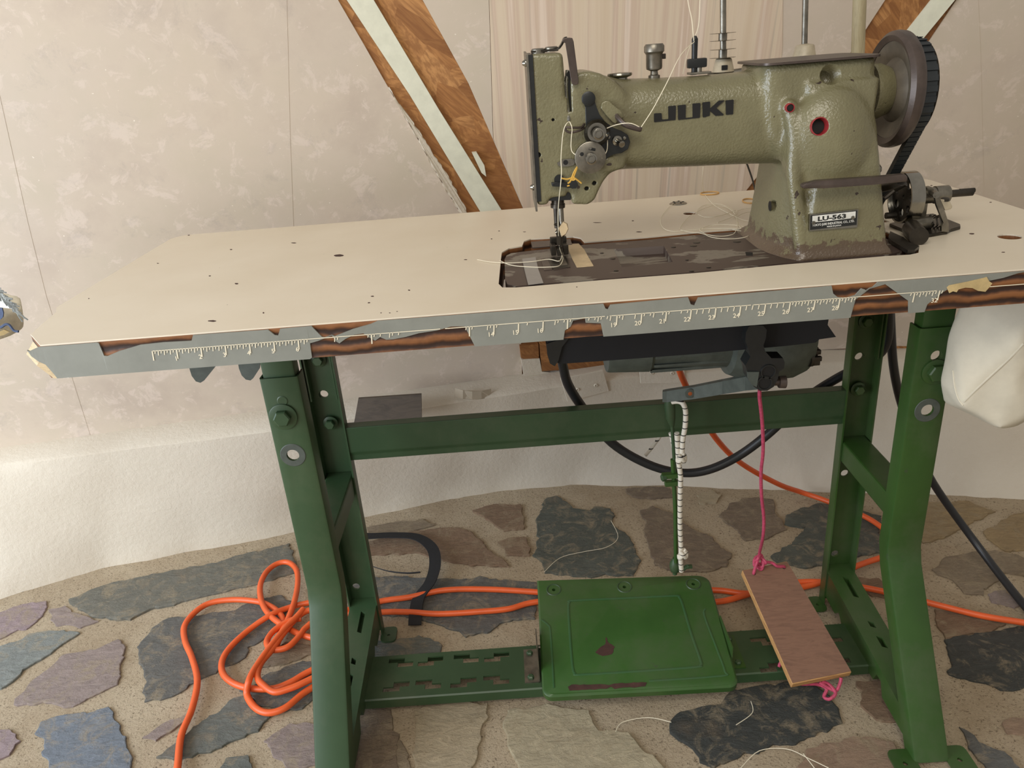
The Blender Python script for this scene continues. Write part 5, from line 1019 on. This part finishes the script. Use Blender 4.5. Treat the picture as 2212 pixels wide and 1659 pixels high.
# ================================================================ UNDER THE TABLE
TYF = .120
tr = thing('oil_tray', 'black vinyl oil tray hanging under the machine cutout', 'tray', P(1480,770,1,TYF))
f = [P(x,y,1,TYF) for x,y in ((1180,738),(1184,772),(1196,780),(1210,786),(1300,780),(1500,765),(1700,747),(1762,740),(1770,733),(1806,728),(1788,702),(1790,690),(1786,676))]
for p in (f[0], f[-1]): p.z = UP-.001
bm = B(); prism(bm, f, (0,.004,0)); obj('front_flap', bm, 'black_plastic', tr)
bm = B(); bk = [Vector((p.x,.30,p.z)) for p in f[1:]]; prism(bm, [f[1]+Vector((0,.004,0)), f[3]+Vector((0,.004,0)), Vector((f[3].x,.28,f[3].z)), Vector((f[1].x,.28,f[1].z))], (0,0,.002))
loft(bm, [[(p.x,TYF+.004,p.z),(p.x,.27,p.z),(p.x,.27,p.z+.002),(p.x,TYF+.004,p.z+.002)] for p in (f[3],f[7])]); obj('tray_bottom', bm, 'black_plastic', tr, kind=None)
tl = [P(x,y,1,TYF-.001) for x,y in ((1180,742),(1206,733),(1228,730),(1214,748),(1206,778),(1198,790),(1188,784),(1182,765))]
bm = B(); prism(bm, tl, (0,-.002,0)); obj('torn_fold', bm, 'black', tr, label='shiny torn plastic fold at the left end')
# motor
mo = thing('clutch_motor', 'grey clutch motor with black bracket bolted under the table', 'motor', P(1560,760,1,.26))
MY = .26
def mobj(bm, name, mat='grey', smooth=True, **kw): return obj(name, bm, mat, mo, smooth=smooth, **kw)
def xcyl(pts, y=MY, seg=36, e=None):   # lathe along x from silhouette pixels (x, bottom y) about axis z
    out = []
    return out
zc = (UP + P(1640,812,1,.26).z)/2 - .004
prof = [(1307,797),(1312,798),(1395,796),(1397,792),(1455,789),(1556,786),(1560,800),(1578,806),(1600,808),(1612,808),(1640,812),(1690,806),(1715,795),(1722,770)]
def zmot(px, py): return P(px,py,1,MY)
q0 = zmot(1307,797)
pr = [(0,0)]; pts = []
for px, py in prof:
    q = zmot(px,py); pts.append((max(.01, zc-q.z), q.x-q0.x))
bm = B(); lathe(bm, [(0,pts[0][1])]+pts+[(0,pts[-1][1])], (q0.x,MY,zc), (1,0,0), 48); mobj(bm, 'motor_housing')
bm = B()
for k in range(9): 
    a_ = math.radians(200+k*17.5); xa, xb = zmot(1400,790).x, zmot(1552,790).x; rr_ = pts[4][0]
    prism(bm, [(xa,MY+math.cos(a_)*rr_-.002,zc+math.sin(a_)*rr_),(xb,MY+math.cos(a_)*rr_-.002,zc+math.sin(a_)*rr_),(xb,MY+math.cos(a_)*rr_+.002,zc+math.sin(a_)*rr_),(xa,MY+math.cos(a_)*rr_+.002,zc+math.sin(a_)*rr_)], (0,0,-.0035))
obj('cooling_fin', bm, 'grey', mo, kind='stuff')
bm = B(); box(bm, (zmot(1440,780).x, .17, UP-.006), (zmot(1740,760).x, .36, UP)); mobj(bm, 'mounting_plate', 'grey', False)
bm = B(); box(bm, P(1698,736,1,.17), P(1738,716,1,.17)+Vector((0,.02,0)), .004); mobj(bm, 'mount_lug', 'grey')
# S-shaped black bracket with two bores
KY = .105
def kp(x, y, yy=KY): return P(1480+x*.18083, 640+y*.18083, 1, yy)
bm = B(); prism(bm, [kp(*q) for q in ((760,360),(800,350),(930,350),(975,400),(965,500),(935,590),(960,660),(1030,740),(1170,740),(1190,790),(1180,860),(1120,900),(1110,980),(1060,1080),(980,1130),(900,1130),(820,1080),(760,1000),(745,900),(720,830),(780,720),(760,640),(720,540),(725,440))], (0,.022,0)); br = mobj(bm, 'clutch_bracket', 'black', True, label='black cast clutch bracket')
for q in ((990,900),(948,1035)):
    bm = B(); lathe(bm, [(.0098,0),(.0094,.0016),(.0078,.0016),(.0074,-.0005),(.0098,-.0005)], kp(*q, KY), (0,-1,0), 24, True); mobj(bm, 'bore_rim', 'black')
    bm = B(); lathe(bm, [(.0078,.0004),(0,.0002)], kp(*q, KY), (0,-1,0), 20); mobj(bm, 'bore', 'dark')
bm = B(); prism(bm, [kp(*q, KY-.002) for q in ((745,905),(885,905),(860,1060),(855,1085),(800,1060),(755,990))], (0,.004,0)); mobj(bm, 'bracket_rib', 'grey', False)
bm = B(); lathe(bm, [(.0045,-.004),(.0045,.004),(.0075,.004),(.0080,.012),(0,.012)], kp(1080,1025,KY+.01), (1,0,-.06), 16); mobj(bm, 'set_screw', 'brown')
bm = B(); tube(bm, [kp(1310,770,.2)+Vector((.0032*k/4, .0075*math.cos(k*1.57), .0075*math.sin(k*1.57))) for k in range(26)], .0016, 6); mobj(bm, 'spring', 'iron')
bm = B(); sp = kp(1310,770,.2); cyl(bm, sp-Vector((.02,0,0)), sp+Vector((.03,0,.003)), .004, seg=12); mobj(bm, 'spring_rod', 'iron')
bm = B(); wn = kp(1470,720,.2); lathe(bm, [(.014,0),(.014,.004),(.008,.006),(0,.006)], wn, (1,0,.05), 20)
mobj(bm, 'nut_washer', 'iron')
for k in range(6): bm = B(); a_ = k*math.pi/3; cc_ = wn+Vector((.009,math.cos(a_)*.009,math.sin(a_)*.009)); box(bm, cc_-Vector((.005,.0032,.0032)), cc_+Vector((.005,.0032,.0032)), .0012); mobj(bm, 'nut_lobe', 'iron')
bm = B(); wq = [kp(1180,660,.2),kp(1330,640,.2),kp(1330,700,.2),kp(1250,850,.2),kp(1150,960,.2),kp(1120,900,.2)]; prism(bm, wq, (0,.03,0)); mobj(bm, 'rusty_arm', 'rust', False)
# clutch lever
l0, l1 = [P(x,y,1,RD-.01) for x,y in ((1430,848),(1428,868),(1436,873),(1447,871))], None
lv = [((1431,858),.305,11),((1440,857),.303,12),((1500,849),.28,13),((1560,838),.25,14),((1610,829),.21,15),((1640,825),.15,16),((1645,824),.12,16)]
bm = B(); loft(bm, [[P(x+dx,y-h,1,yy), P(x+dx,y+h,1,yy), P(x+dx,y+h,1,yy)+Vector((.002,.008,0)), P(x+dx,y-h,1,yy)+Vector((.002,.008,0))] for (x,y),yy,h in lv for dx in (0,)]); mobj(bm, 'clutch_lever', 'grey', False, label='dark grey clutch lever arm reaching left')
q = P(1490,849,1,.283); bm = B(); lathe(bm, [(.0075,0),(.0075,.0015),(.0045,.002),(0,.001)], q-Vector((0,.001,0)), (0,-1,0), 20); mobj(bm, 'lever_eye', 'grey'); bm = B(); lathe(bm, [(.0035,0),(0,.001)], q-Vector((0,.0026,0)), (0,-1,0), 14); mobj(bm, 'copper_pin', 'cop', label='copper-coloured pin head')
# belt comes down to the motor pulley: guard cover
bm = B(); lathe(bm, [(.0,-.01),(.036,-.01),(.036,.01),(0,.01)], (px_,.365,H-.12), (1,0,0), 36); mobj(bm, 'motor_pulley', 'iron')
bm = B(); cyl(bm, (zmot(1650,770).x,.365,H-.12), (px_,.365,H-.12), .010); mobj(bm, 'motor_shaft', 'iron')

# ---- cords and cables
def cord(name, label, cat, pts, r, mat, n=7, seg=10, group=None):
    bm = B(); tube(bm, cr(pts, n), r, seg); return obj(name, bm, mat, smooth=True, label=label, cat=cat, group=group)
cord('power_cable', 'thick black power cable looping low behind the cross bar', 'cable', [P(1205,740,1,.34),P(1216,790,1,.36),P(1228,832,1,.38),P(1262,885,1,.40),P(1322,957,1,.41),P(1400,1003,1,.41),P(1470,1021,1,.41),P(1530,1015,1,.41),P(1595,985,1,.41),P(1662,935,1,.40),P(1740,862,1,.40),P(1810,816,1,.40),P(1880,780,1,.40),P(1915,740,1,.40),P(1920,665,1,.40)], .0078, 'cable')
cord('power_cable', 'black cable dropping between the right legs and out to the lower right floor', 'cable', [P(1922,640,1,.42),P(1924,700,1,.42),P(1930,790,1,.42),P(1946,868,1,.43),P(1975,950,1,.45),P(2015,1042,1,.47),P(2110,1176,2,.05),P(2212,1307,2,.012),P(2330,1440,2,.012)], .0072, 'cable')
zo = .0105
OZ = lambda l, z=zo: [P(x,y,2,z) for x,y in l]
def za_(l): return [(x*.337, 1100+y*.337) for x,y in l]
o1 = OZ(za_([(1128,1720),(1140,1640),(1162,1450),(1230,1280),(1265,1100),(1230,950),(1188,850),(1182,750),(1250,660),(1350,600),(1500,580),(1650,592),(1730,620),(1790,665),(1815,720)])) + OZ(za_([(1790,810),(1770,880)]), zo)
o2 = OZ(za_([(1772,880),(1800,800),(1840,720),(1885,600)]), zo+.008) + OZ(za_([(1908,480),(1900,390),(1850,342),(1780,348),(1710,400),(1668,490),(1680,600),(1740,690),(1850,765),(1945,810),(2060,830)]), zo+.004)
o3 = OZ(za_([(2080,800),(2090,640),(2010,600),(1930,610),(1850,632)]), zo) + OZ(za_([(1740,675)]), zo+.006) + OZ(za_([(1600,770),(1480,880),(1425,970),(1428,1050),(1490,1112),(1600,1148),(1750,1150),(1860,1110),(1945,1060),(2080,980),(2140,860),(2080,730)]), zo)
o4 = OZ(za_([(1990,696),(1930,700),(1860,715),(1760,775),(1712,840),(1722,885),(1765,903),(1850,880),(1925,805),(1930,700)]), zo+.009)
o5 = OZ(za_([(1930,640),(1900,690),(1830,760),(1740,870),(1640,1010),(1595,1100)]), zo+.004)+OZ(za_([(1580,1190),(1640,1275),(1725,1305),(1830,1272),(1945,1180),(2080,1090),(2170,980)]), zo+.002)
o6 = OZ(za_([(2180,940),(2130,1020),(1945,1112),(1850,1152),(1760,1172),(1690,1130),(1650,1075),(1672,990),(1745,900),(1790,840),(1850,760)]), zo+.011)
# one continuous orange cord: coil left of the leg, then along the floor under the pedal
line = OZ([(650,1345),(700,1325),(812,1301),(885,1290),(960,1275),(1050,1273),(1158,1279),(1300,1290),(1440,1278),(1545,1275),(1612,1282),(1690,1275),(1770,1259),(1850,1223),(1905,1204),(1950,1190),(1925,1160),(1903,1138),(1862,1113)]) + [P(1780,1080,2,.012)] + [P(1730,1063,1,.69), P(1680,1045,1,.655), P(1600,1000,1,.60), P(1545,945,1,.55), P(1500,868,1,.50), P(1480,830,1,.47), P(1465,792,1,.44), P(1455,745,1,.42)]
coil = o1 + o2 + o3 + o4[:0]
cord('extension_cord', 'orange extension cord coiled left of the front leg, its end leaving the bottom edge', 'cord', o1 + o2 + o3, .0056, 'orange', 6)
cord('extension_cord', 'orange cord running under the pedal and up behind the motor', 'cord', o6[::-1][:0] + OZ(za_([(1930,700),(1850,718),(1760,775),(1712,840),(1722,885),(1765,903),(1850,880),(1925,805),(1960,760),(2060,700)]), zo+.010) + line[2:], .0056, 'orange', 6)
line2 = OZ([(640,1380),(700,1335),(814,1323),(880,1322),(950,1326),(1040,1321),(1100,1315),(1160,1300),(1300,1290),(1440,1300),(1548,1300),(1612,1285),(1690,1262),(1770,1257),(1870,1270),(1960,1290),(2022,1306),(2120,1330),(2212,1345),(2320,1362)], zo+.001)
cord('extension_cord', 'orange cord running under the plywood pedal and off to the right edge', 'cord', o5[:0] + o6[:-3][::-1][::-1][::-1] [:0] + OZ(za_([(1945,640),(1900,690),(1830,760),(1740,870),(1640,1010),(1595,1100)]), zo+.018) + OZ(za_([(1583,1190),(1640,1275),(1725,1305),(1830,1272),(1945,1180),(2080,1090),(2170,980),(2120,860)]), zo+.002)[0:] + line2[1:], .0056, 'orange', 6)
bm = B(); pts = OZ(za_([(2150,960),(2080,1040),(1945,1112),(1850,1152),(1760,1172),(1690,1130),(1650,1075),(1672,990),(1745,900),(1800,820),(1850,755),(1900,700),(1960,655),(2020,640)]), zo+.014); tube(bm, cr(pts,6), .0056, 10); obj('extension_cord', bm, 'orange', smooth=True, label='short loop of orange cord lying across the coil beside the left leg', cat='cord')
# pink cord and plywood pedal
pkT = [P(1603,1232,2,.125), P(1700,1212,2,.125)]; pkB = [P(1712,1478,2,.058), P(1840,1452,2,.058)]
pl = thing('plywood_pedal', 'small worn plywood board pedal hanging on a pink cord', 'pedal', (pkT[0]+pkB[1])/2)
pn2 = (pkB[1]-pkB[0]).cross(pkT[0]-pkB[0]).normalized(); pn2 = pn2 if pn2.z > 0 else -pn2
bm = B(); prism(bm, [pkB[0],pkB[1],pkT[1],pkT[0]], -pn2*.012); bmesh.ops.bevel(bm, geom=list(bm.edges), offset=.0012, segments=2, affect='EDGES', profile=.5); bd = obj('board', bm, 'ply_edge', pl, label='plywood board edge')
bm = B(); ins = lambda a_, b_, t: a_.lerp(b_, t); cc = (pkB[0]+pkB[1]+pkT[0]+pkT[1])/4
prism(bm, [p.lerp(cc,.015)+pn2*.0001 for p in (pkB[0],pkB[1],pkT[1],pkT[0])], pn2*.0008); obj('top_veneer', bm, 'ply', pl, label='reddish brown top veneer')
def bp2(u, v, h=.0012): return pkB[0].lerp(pkB[1],u).lerp(pkT[0].lerp(pkT[1],u), v)+pn2*h
for u, v in ((.20,.945),(.86,.945)): bm = B(); lathe(bm, [(.0032,0),(0,.0003)], bp2(u,v,.0010), pn2, 12); obj('cord_hole', bm, 'dark', pl)
kn = P(1640,1212,1,bp2(.3,1).y+.0)
topc = kn
pc = thing('pink_cord', 'pink cord knotted to the plywood pedal and hanging from the motor lever', 'cord', kn)
def pk(pts, name='cord_run', r=.0026): bm = B(); tube(bm, cr(pts, 6), r, 8); obj(name, bm, 'pink', pc, smooth=True)
ykn = kn.y
pk([P(1641,842,1,.17),P(1641,860,1,.175),P(1645,895,1,.185),P(1648,940,1,.2),P(1648,980,1,.21),P(1644,1020,1,.225),P(1645,1070,1,.24),P(1650,1120,1,.255),P(1648,1160,1,.265),P(1641,1192,1,ykn),P(1639,1205,1,ykn)])
kc = P(1640,1212,1,ykn-.003)
for k, (a1, a2, rx, rz2) in enumerate(((0,0,.007,.011),(1,0,.010,.008),(.5,1,.006,.012))):
    pk([kc+Vector((rx*math.cos(t_*math.pi/4+a1), .005*math.sin(t_*math.pi/2+a2), rz2*math.sin(t_*math.pi/4+a1)-.002*k)) for t_ in range(9)], 'knot', .0025)
pk([kc+Vector((0,0,-.008)), (kc+bp2(.2,.96,.012))/2+Vector((0,0,.004)), bp2(.20,.95,.004), bp2(.20,.945,-.004)])
pk([kc+Vector((.006,0,-.002)), (kc+bp2(.86,.95,.008))/2, bp2(.70,.95,.008), bp2(.86,.948,.003), bp2(.86,.945,-.004)])
pk([bp2(.86,.94,-.013), bp2(.6,.5,-.018), bp2(.5,.12,-.02), P(1725,1475,2,.05), P(1765,1478,2,.04), P(1785,1488,2,.035), P(1780,1505,2,.028), P(1792,1510,2,.03), P(1805,1497,2,.036), P(1790,1478,2,.04), P(1775,1472,2,.045)], 'lower_knot')
pk([P(1770,1474,2,.044), P(1790,1486,2,.038), P(1806,1492,2,.036), P(1815,1475,2,.044), P(1817,1464,2,.05)], 'lower_knot')
pk([P(1683,1440,2,.040), P(1686,1432,2,.046), P(1690,1428,2,.05)], 'lower_knot')
# elastic bungee cord beside the rod
BY = .30
bg = thing('bungee_cord', 'white elastic cord with black flecks knotted beside the treadle rod', 'cord', P(1472,1230,1,BY))
def bgt(pts, name='cord_run', r=.0040): bm = B(); tube(bm, cr([P(x,y,1,yy) for x,y,yy in pts], 6), r, 10); obj(name, bm, 'bungee', bg, smooth=True)
bgt([(1452,868,BY+.01),(1466,867,BY+.004),(1476,873,BY),(1481,890,BY),(1480,920,BY),(1475,950,BY),(1473,980,BY),(1470,1000,BY)])
bgt([(1462,935,BY+.004),(1464,970,BY+.004),(1466,1000,BY+.002),(1470,1030,BY),(1469,1080,BY),(1469,1140,BY),(1471,1185,BY),(1470,1205,BY),(1472,1234,BY)])
bgt([(1448,935,BY+.02),(1452,952,BY+.02),(1456,975,BY+.02)], r=.003); 
for (x, y) in ((1470,992),(1473,1200)):
    bgt([(x-5,y-8,BY-.003),(x+2,y-2,BY-.006),(x+8,y+4,BY-.003),(x+9,y-6,BY),(x+4,y-12,BY-.002)], 'knot', .0036); bgt([(x+7,y-8,BY-.002),(x+2,y,BY-.005),(x-5,y+6,BY-.003),(x-6,y-2,BY)], 'knot', .0036)
cord('white_cord', 'thin white cord hanging against the curb behind the black cable', 'cord', [P(1440,900,1,.36),P(1430,935,1,.44),P(1412,962,1,.44),P(1394,984,1,.43)], .0030, 'bungee')
# black webbing strap on the floor
sb = thing('black_strap', 'crumpled black zipper tape strap on the stones behind the left leg', 'strap', P(900,1250,2,0))
def ribbon(pts, w, mat, par, name, up=(0,0,1), tw=None):
    pts = cr(pts, 6); bm = B(); rings = []
    for i, p in enumerate(pts):
        tg = (pts[min(i+1,len(pts)-1)]-pts[max(i-1,0)]).normalized(); s_ = tg.cross(Vector(up)).normalized(); n = s_.cross(tg)
        a_ = 0 if tw is None else tw(i/(len(pts)-1)); s2 = s_*math.cos(a_)+n*math.sin(a_); n2 = s2.cross(tg)
        rings.append([bm.verts.new(p+s2*sa*w/2+n2*sb_*.0009) for sa,sb_ in ((-1,-1),(1,-1),(1,1),(-1,1))])
    for r0, r1 in zip(rings[:-1], rings[1:]):
        for k in range(4): bm.faces.new((r0[k],r0[(k+1)%4],r1[(k+1)%4],r1[k]))
    bm.faces.new(rings[0]); bm.faces.new(rings[-1]); obj(name, bm, mat, par)
ribbon([P(770,1158,2,.018),P(800,1158,2,.018),P(850,1156,2,.016),P(900,1160,2,.016),P(932,1182,2,.02),P(940,1215,2,.02),P(930,1255,2,.018),P(905,1290,2,.012),P(898,1320,2,.010),P(896,1350,2,.009)], .024, 'zipper', sb, 'webbing', tw=lambda t: .15*math.sin(t*7))
ribbon([P(770,1212,2,.012),P(800,1222,2,.012),P(840,1234,2,.010),P(880,1238,2,.012),P(908,1236,2,.012)], .010, 'zipper', sb, 'webbing_tail', tw=lambda t: .8)
# stray threads on the floor
for i, (l, lab) in enumerate((([(1175,1236),(1210,1205),(1260,1192),(1310,1182),(1335,1160),(1320,1125)], 'pale thread curling on the big green-grey stone'),([(1330,1580),(1345,1560),(1400,1550),(1450,1560)], 'pale thread on the black slate below the pedal'),([(1600,1659),(1640,1622),(1700,1618),(1750,1640),(1790,1659)], 'pale thread on the pink stone at the bottom edge'),([(1735,1628),(1760,1660),(1780,1690)], 'short pale thread near the bottom right of the pink stone'),([(1590,1566),(1625,1540),(1622,1515)], 'short pale thread below the plywood pedal'))):
    cord('floor_thread', lab, 'thread', [P(x,y,2,.0075) for x,y in l], .0006, 'thread', 5, 5)
# ================================================================ LEDGE AND WALL THINGS
z0 = RZ+.006
f = [P(764,918,2,z0+.004), P(911,908,2,z0+.004)]; w_ = (f[1]-f[0]); hh = w_.length*.74
nrm = Vector((w_.y,-w_.x,0)).normalized(); nrm = nrm if nrm.y < 0 else -nrm
t0, t1 = PN(774,861,f[0]-nrm*.035,nrm), PN(910,852,f[0]-nrm*.035,nrm)
bm = B(); prism(bm, [f[0],f[1],t1,t0], -nrm*.006); obj('dark_board', bm, 'board', label='dark stained square wooden board leaning on the white curb', cat='board')
cpts = [(983,838),(1000,843),(1020,846),(1040,845),(1061,840)]; cb_ = [(981,858),(1000,862),(1020,863),(1040,862),(1060,857)]
q0_ = P(981,858,2,z0+.006); yy_ = q0_.y
bm = B(); A_ = [P(x,y,1,yy_-.012*math.sin(math.pi*k/4)+.05*k/4*.3) for k,(x,y) in enumerate(cpts)]; B_ = [P(x,y,1,yy_-.012*math.sin(math.pi*k/4)+.05*k/4*.3) for k,(x,y) in enumerate(cb_)]
prism(bm, A_+B_[::-1], (0,.0012,0)); bmesh.ops.triangulate(bm, faces=[f_ for f_ in bm.faces if len(f_.verts) > 4]); obj('curved_card', bm, 'card', label='small curved beige card standing on the white curb ledge', cat='card')
# canvas bag at the right end
def hull(pts3, name, mat, label, cat, vox=.006, it=10):
    bm = B()
    for p in pts3: bm.verts.new(p)
    r = bmesh.ops.convex_hull(bm, input=bm.verts); bmesh.ops.delete(bm, geom=[e_ for e_ in r['geom_interior'] if isinstance(e_, bmesh.types.BMVert)], context='VERTS')
    me = bpy.data.meshes.new('h'); bm.to_mesh(me); bm.free(); o = bpy.data.objects.new('h', me); COL.objects.link(o)
    md = o.modifiers.new('r','REMESH'); md.mode = 'VOXEL'; md.voxel_size = vox; md = o.modifiers.new('s','SMOOTH'); md.iterations = it; md.factor = .5
    bpy.context.view_layer.update(); me2 = bpy.data.meshes.new_from_object(o.evaluated_get(bpy.context.evaluated_depsgraph_get())); bpy.data.objects.remove(o)
    bm = B(); bm.from_mesh(me2)
    for v in bm.verts: v.co += Vector((mnoise.noise(v.co*13)*.006, mnoise.noise(v.co*17+Vector((3,3,3)))*.006+abs(mnoise.noise(Vector((v.co.x*9+v.co.z*6,1,v.co.z*5-v.co.x*6))))*.012, 0))
    return obj(name, bm, mat, smooth=True, angle=80, label=label, cat=cat)
bagp = [P(2078,640,1,.12),P(2085,664,1,.115),P(2260,640,1,.07),P(2330,640,1,.1),P(2033,822,1,.13),P(2043,872,1,.14),P(2076,880,1,.085),P(2165,931,1,.075),P(2192,925,1,.09),P(2330,830,1,.08),P(2212,735,1,.06),P(2090,640,1,.2),P(2330,640,1,.22),P(2055,850,1,.19),P(2150,905,1,.2),P(2330,840,1,.2)]
for p in bagp: p.z = min(p.z, UP-.012)
hull(bagp, 'canvas_bag', 'fabric', 'off-white canvas bag hanging under the right end of the table', 'bag', .005, 5)
# patterned cushion at the far left edge, with a grey fringed throw over it
CY = .30
cq = [(-160,640),(-60,650),(0,664),(38,672),(42,690),(46,712),(44,718),(30,716),(0,724),(-80,735),(-170,730)]
c3 = [P(x,y,1,CY) for x,y in cq]; 
hull([p+Vector((0,-.05,0)).lerp(Vector((0,-.015,0)), 1 if x_ > 20 else 0) for p,(x_,_) in zip(c3,cq)] + [p+Vector((0,.05,0)).lerp(Vector((0,.012,0)), 1 if x_ > 20 else 0) for p,(x_,_) in zip(c3,cq)], 'cushion', 'crem', 'cream cushion corner with blue and tan print at the left edge', 'cushion', .004, 6)

cush = [o for o in bpy.data.objects if o.name == 'cushion'][0]; WL[cush.name] = Vector(cush.location)
bm = B(); prism(bm, [P(x,y,1,CY-.052) for x,y in ((-40,668),(6,664),(9,675),(8,684),(3,689),(-40,694))], (0,-.002,0)); obj('blue_print', bm, 'blue', cush)
bm = B(); tube(bm, cr([P(x,y,1,CY-.051) for x,y in ((-30,712),(-4,708),(4,706),(12,701),(20,702),(30,714),(40,716))], 5), .0018, 6); obj('print_line', bm, 'blue', cush)
bm = B(); prism(bm, [P(x,y,1,CY-.0535) for x,y in ((-40,722),(0,716),(10,711),(22,716),(10,723),(-40,734))], (0,-.002,0)); obj('tan_print', bm, 'tan', cush)
tq = [(-160,560),(-60,585),(0,606),(20,640),(38,668),(34,672),(0,668),(-60,655),(-160,648)]
thw = thing('fringed_throw', 'grey fringed throw draped over the cushion at the left edge', 'throw', P(-60,640,1,CY))
bm = B(); prism(bm, [P(x,y,1,CY-.055) for x,y in ((-160,585),(-60,600),(-4,628),(10,650),(26,667),(0,664),(-60,652),(-160,645))], (0,.005,0)); obj('cloth', bm, 'plate', thw)
bm = B(); rn = random.Random(9)
for k in range(60):
    u = k/59; a_ = P(-30+65*u, 600+66*u, 1, CY-.058); d_ = Vector((rn.uniform(.002,.010),0,-rn.uniform(.006,.020))); tube(bm, [a_, a_+d_*.5+Vector((rn.uniform(-.002,.002),-.002,0)), a_+d_+Vector((rn.uniform(-.004,.004),0,0))], .0012, 4)
obj('fringe', bm, 'fringe', thw, kind='stuff')
bag = bpy.data.objects['canvas_bag']; WL['canvas_bag'] = Vector(bag.location)
def on_bag(x, y): return P(x, y, 1, .066)
bm = B(); dep = bpy.context.evaluated_depsgraph_get(); sp_ = []
def cast(x, y):
    d = (P(x,y,1,.5)-cam.matrix_world.translation).normalized(); inv = bag.matrix_world.inverted() if bag.matrix_world.translation.length > 0 else Matrix.Translation(-bag.location)
    o_ = cam.matrix_world.translation - bag.location; ok, loc_, nn_, _ = bag.ray_cast(o_, d); return (bag.location + loc_ - d*.0006) if ok else None
for l in ([(2211,742),(2180,775),(2140,812),(2110,840),(2082,868)],[(2058,800),(2062,835),(2070,862),(2080,876)]):
    pts = [q for q in (cast(x,y) for x,y in l) if q is not None]
    if len(pts) > 1: bm = B(); tube(bm, cr(pts,4), .0011, 6); obj('seam', bm, 'fabric', bag, smooth=True)
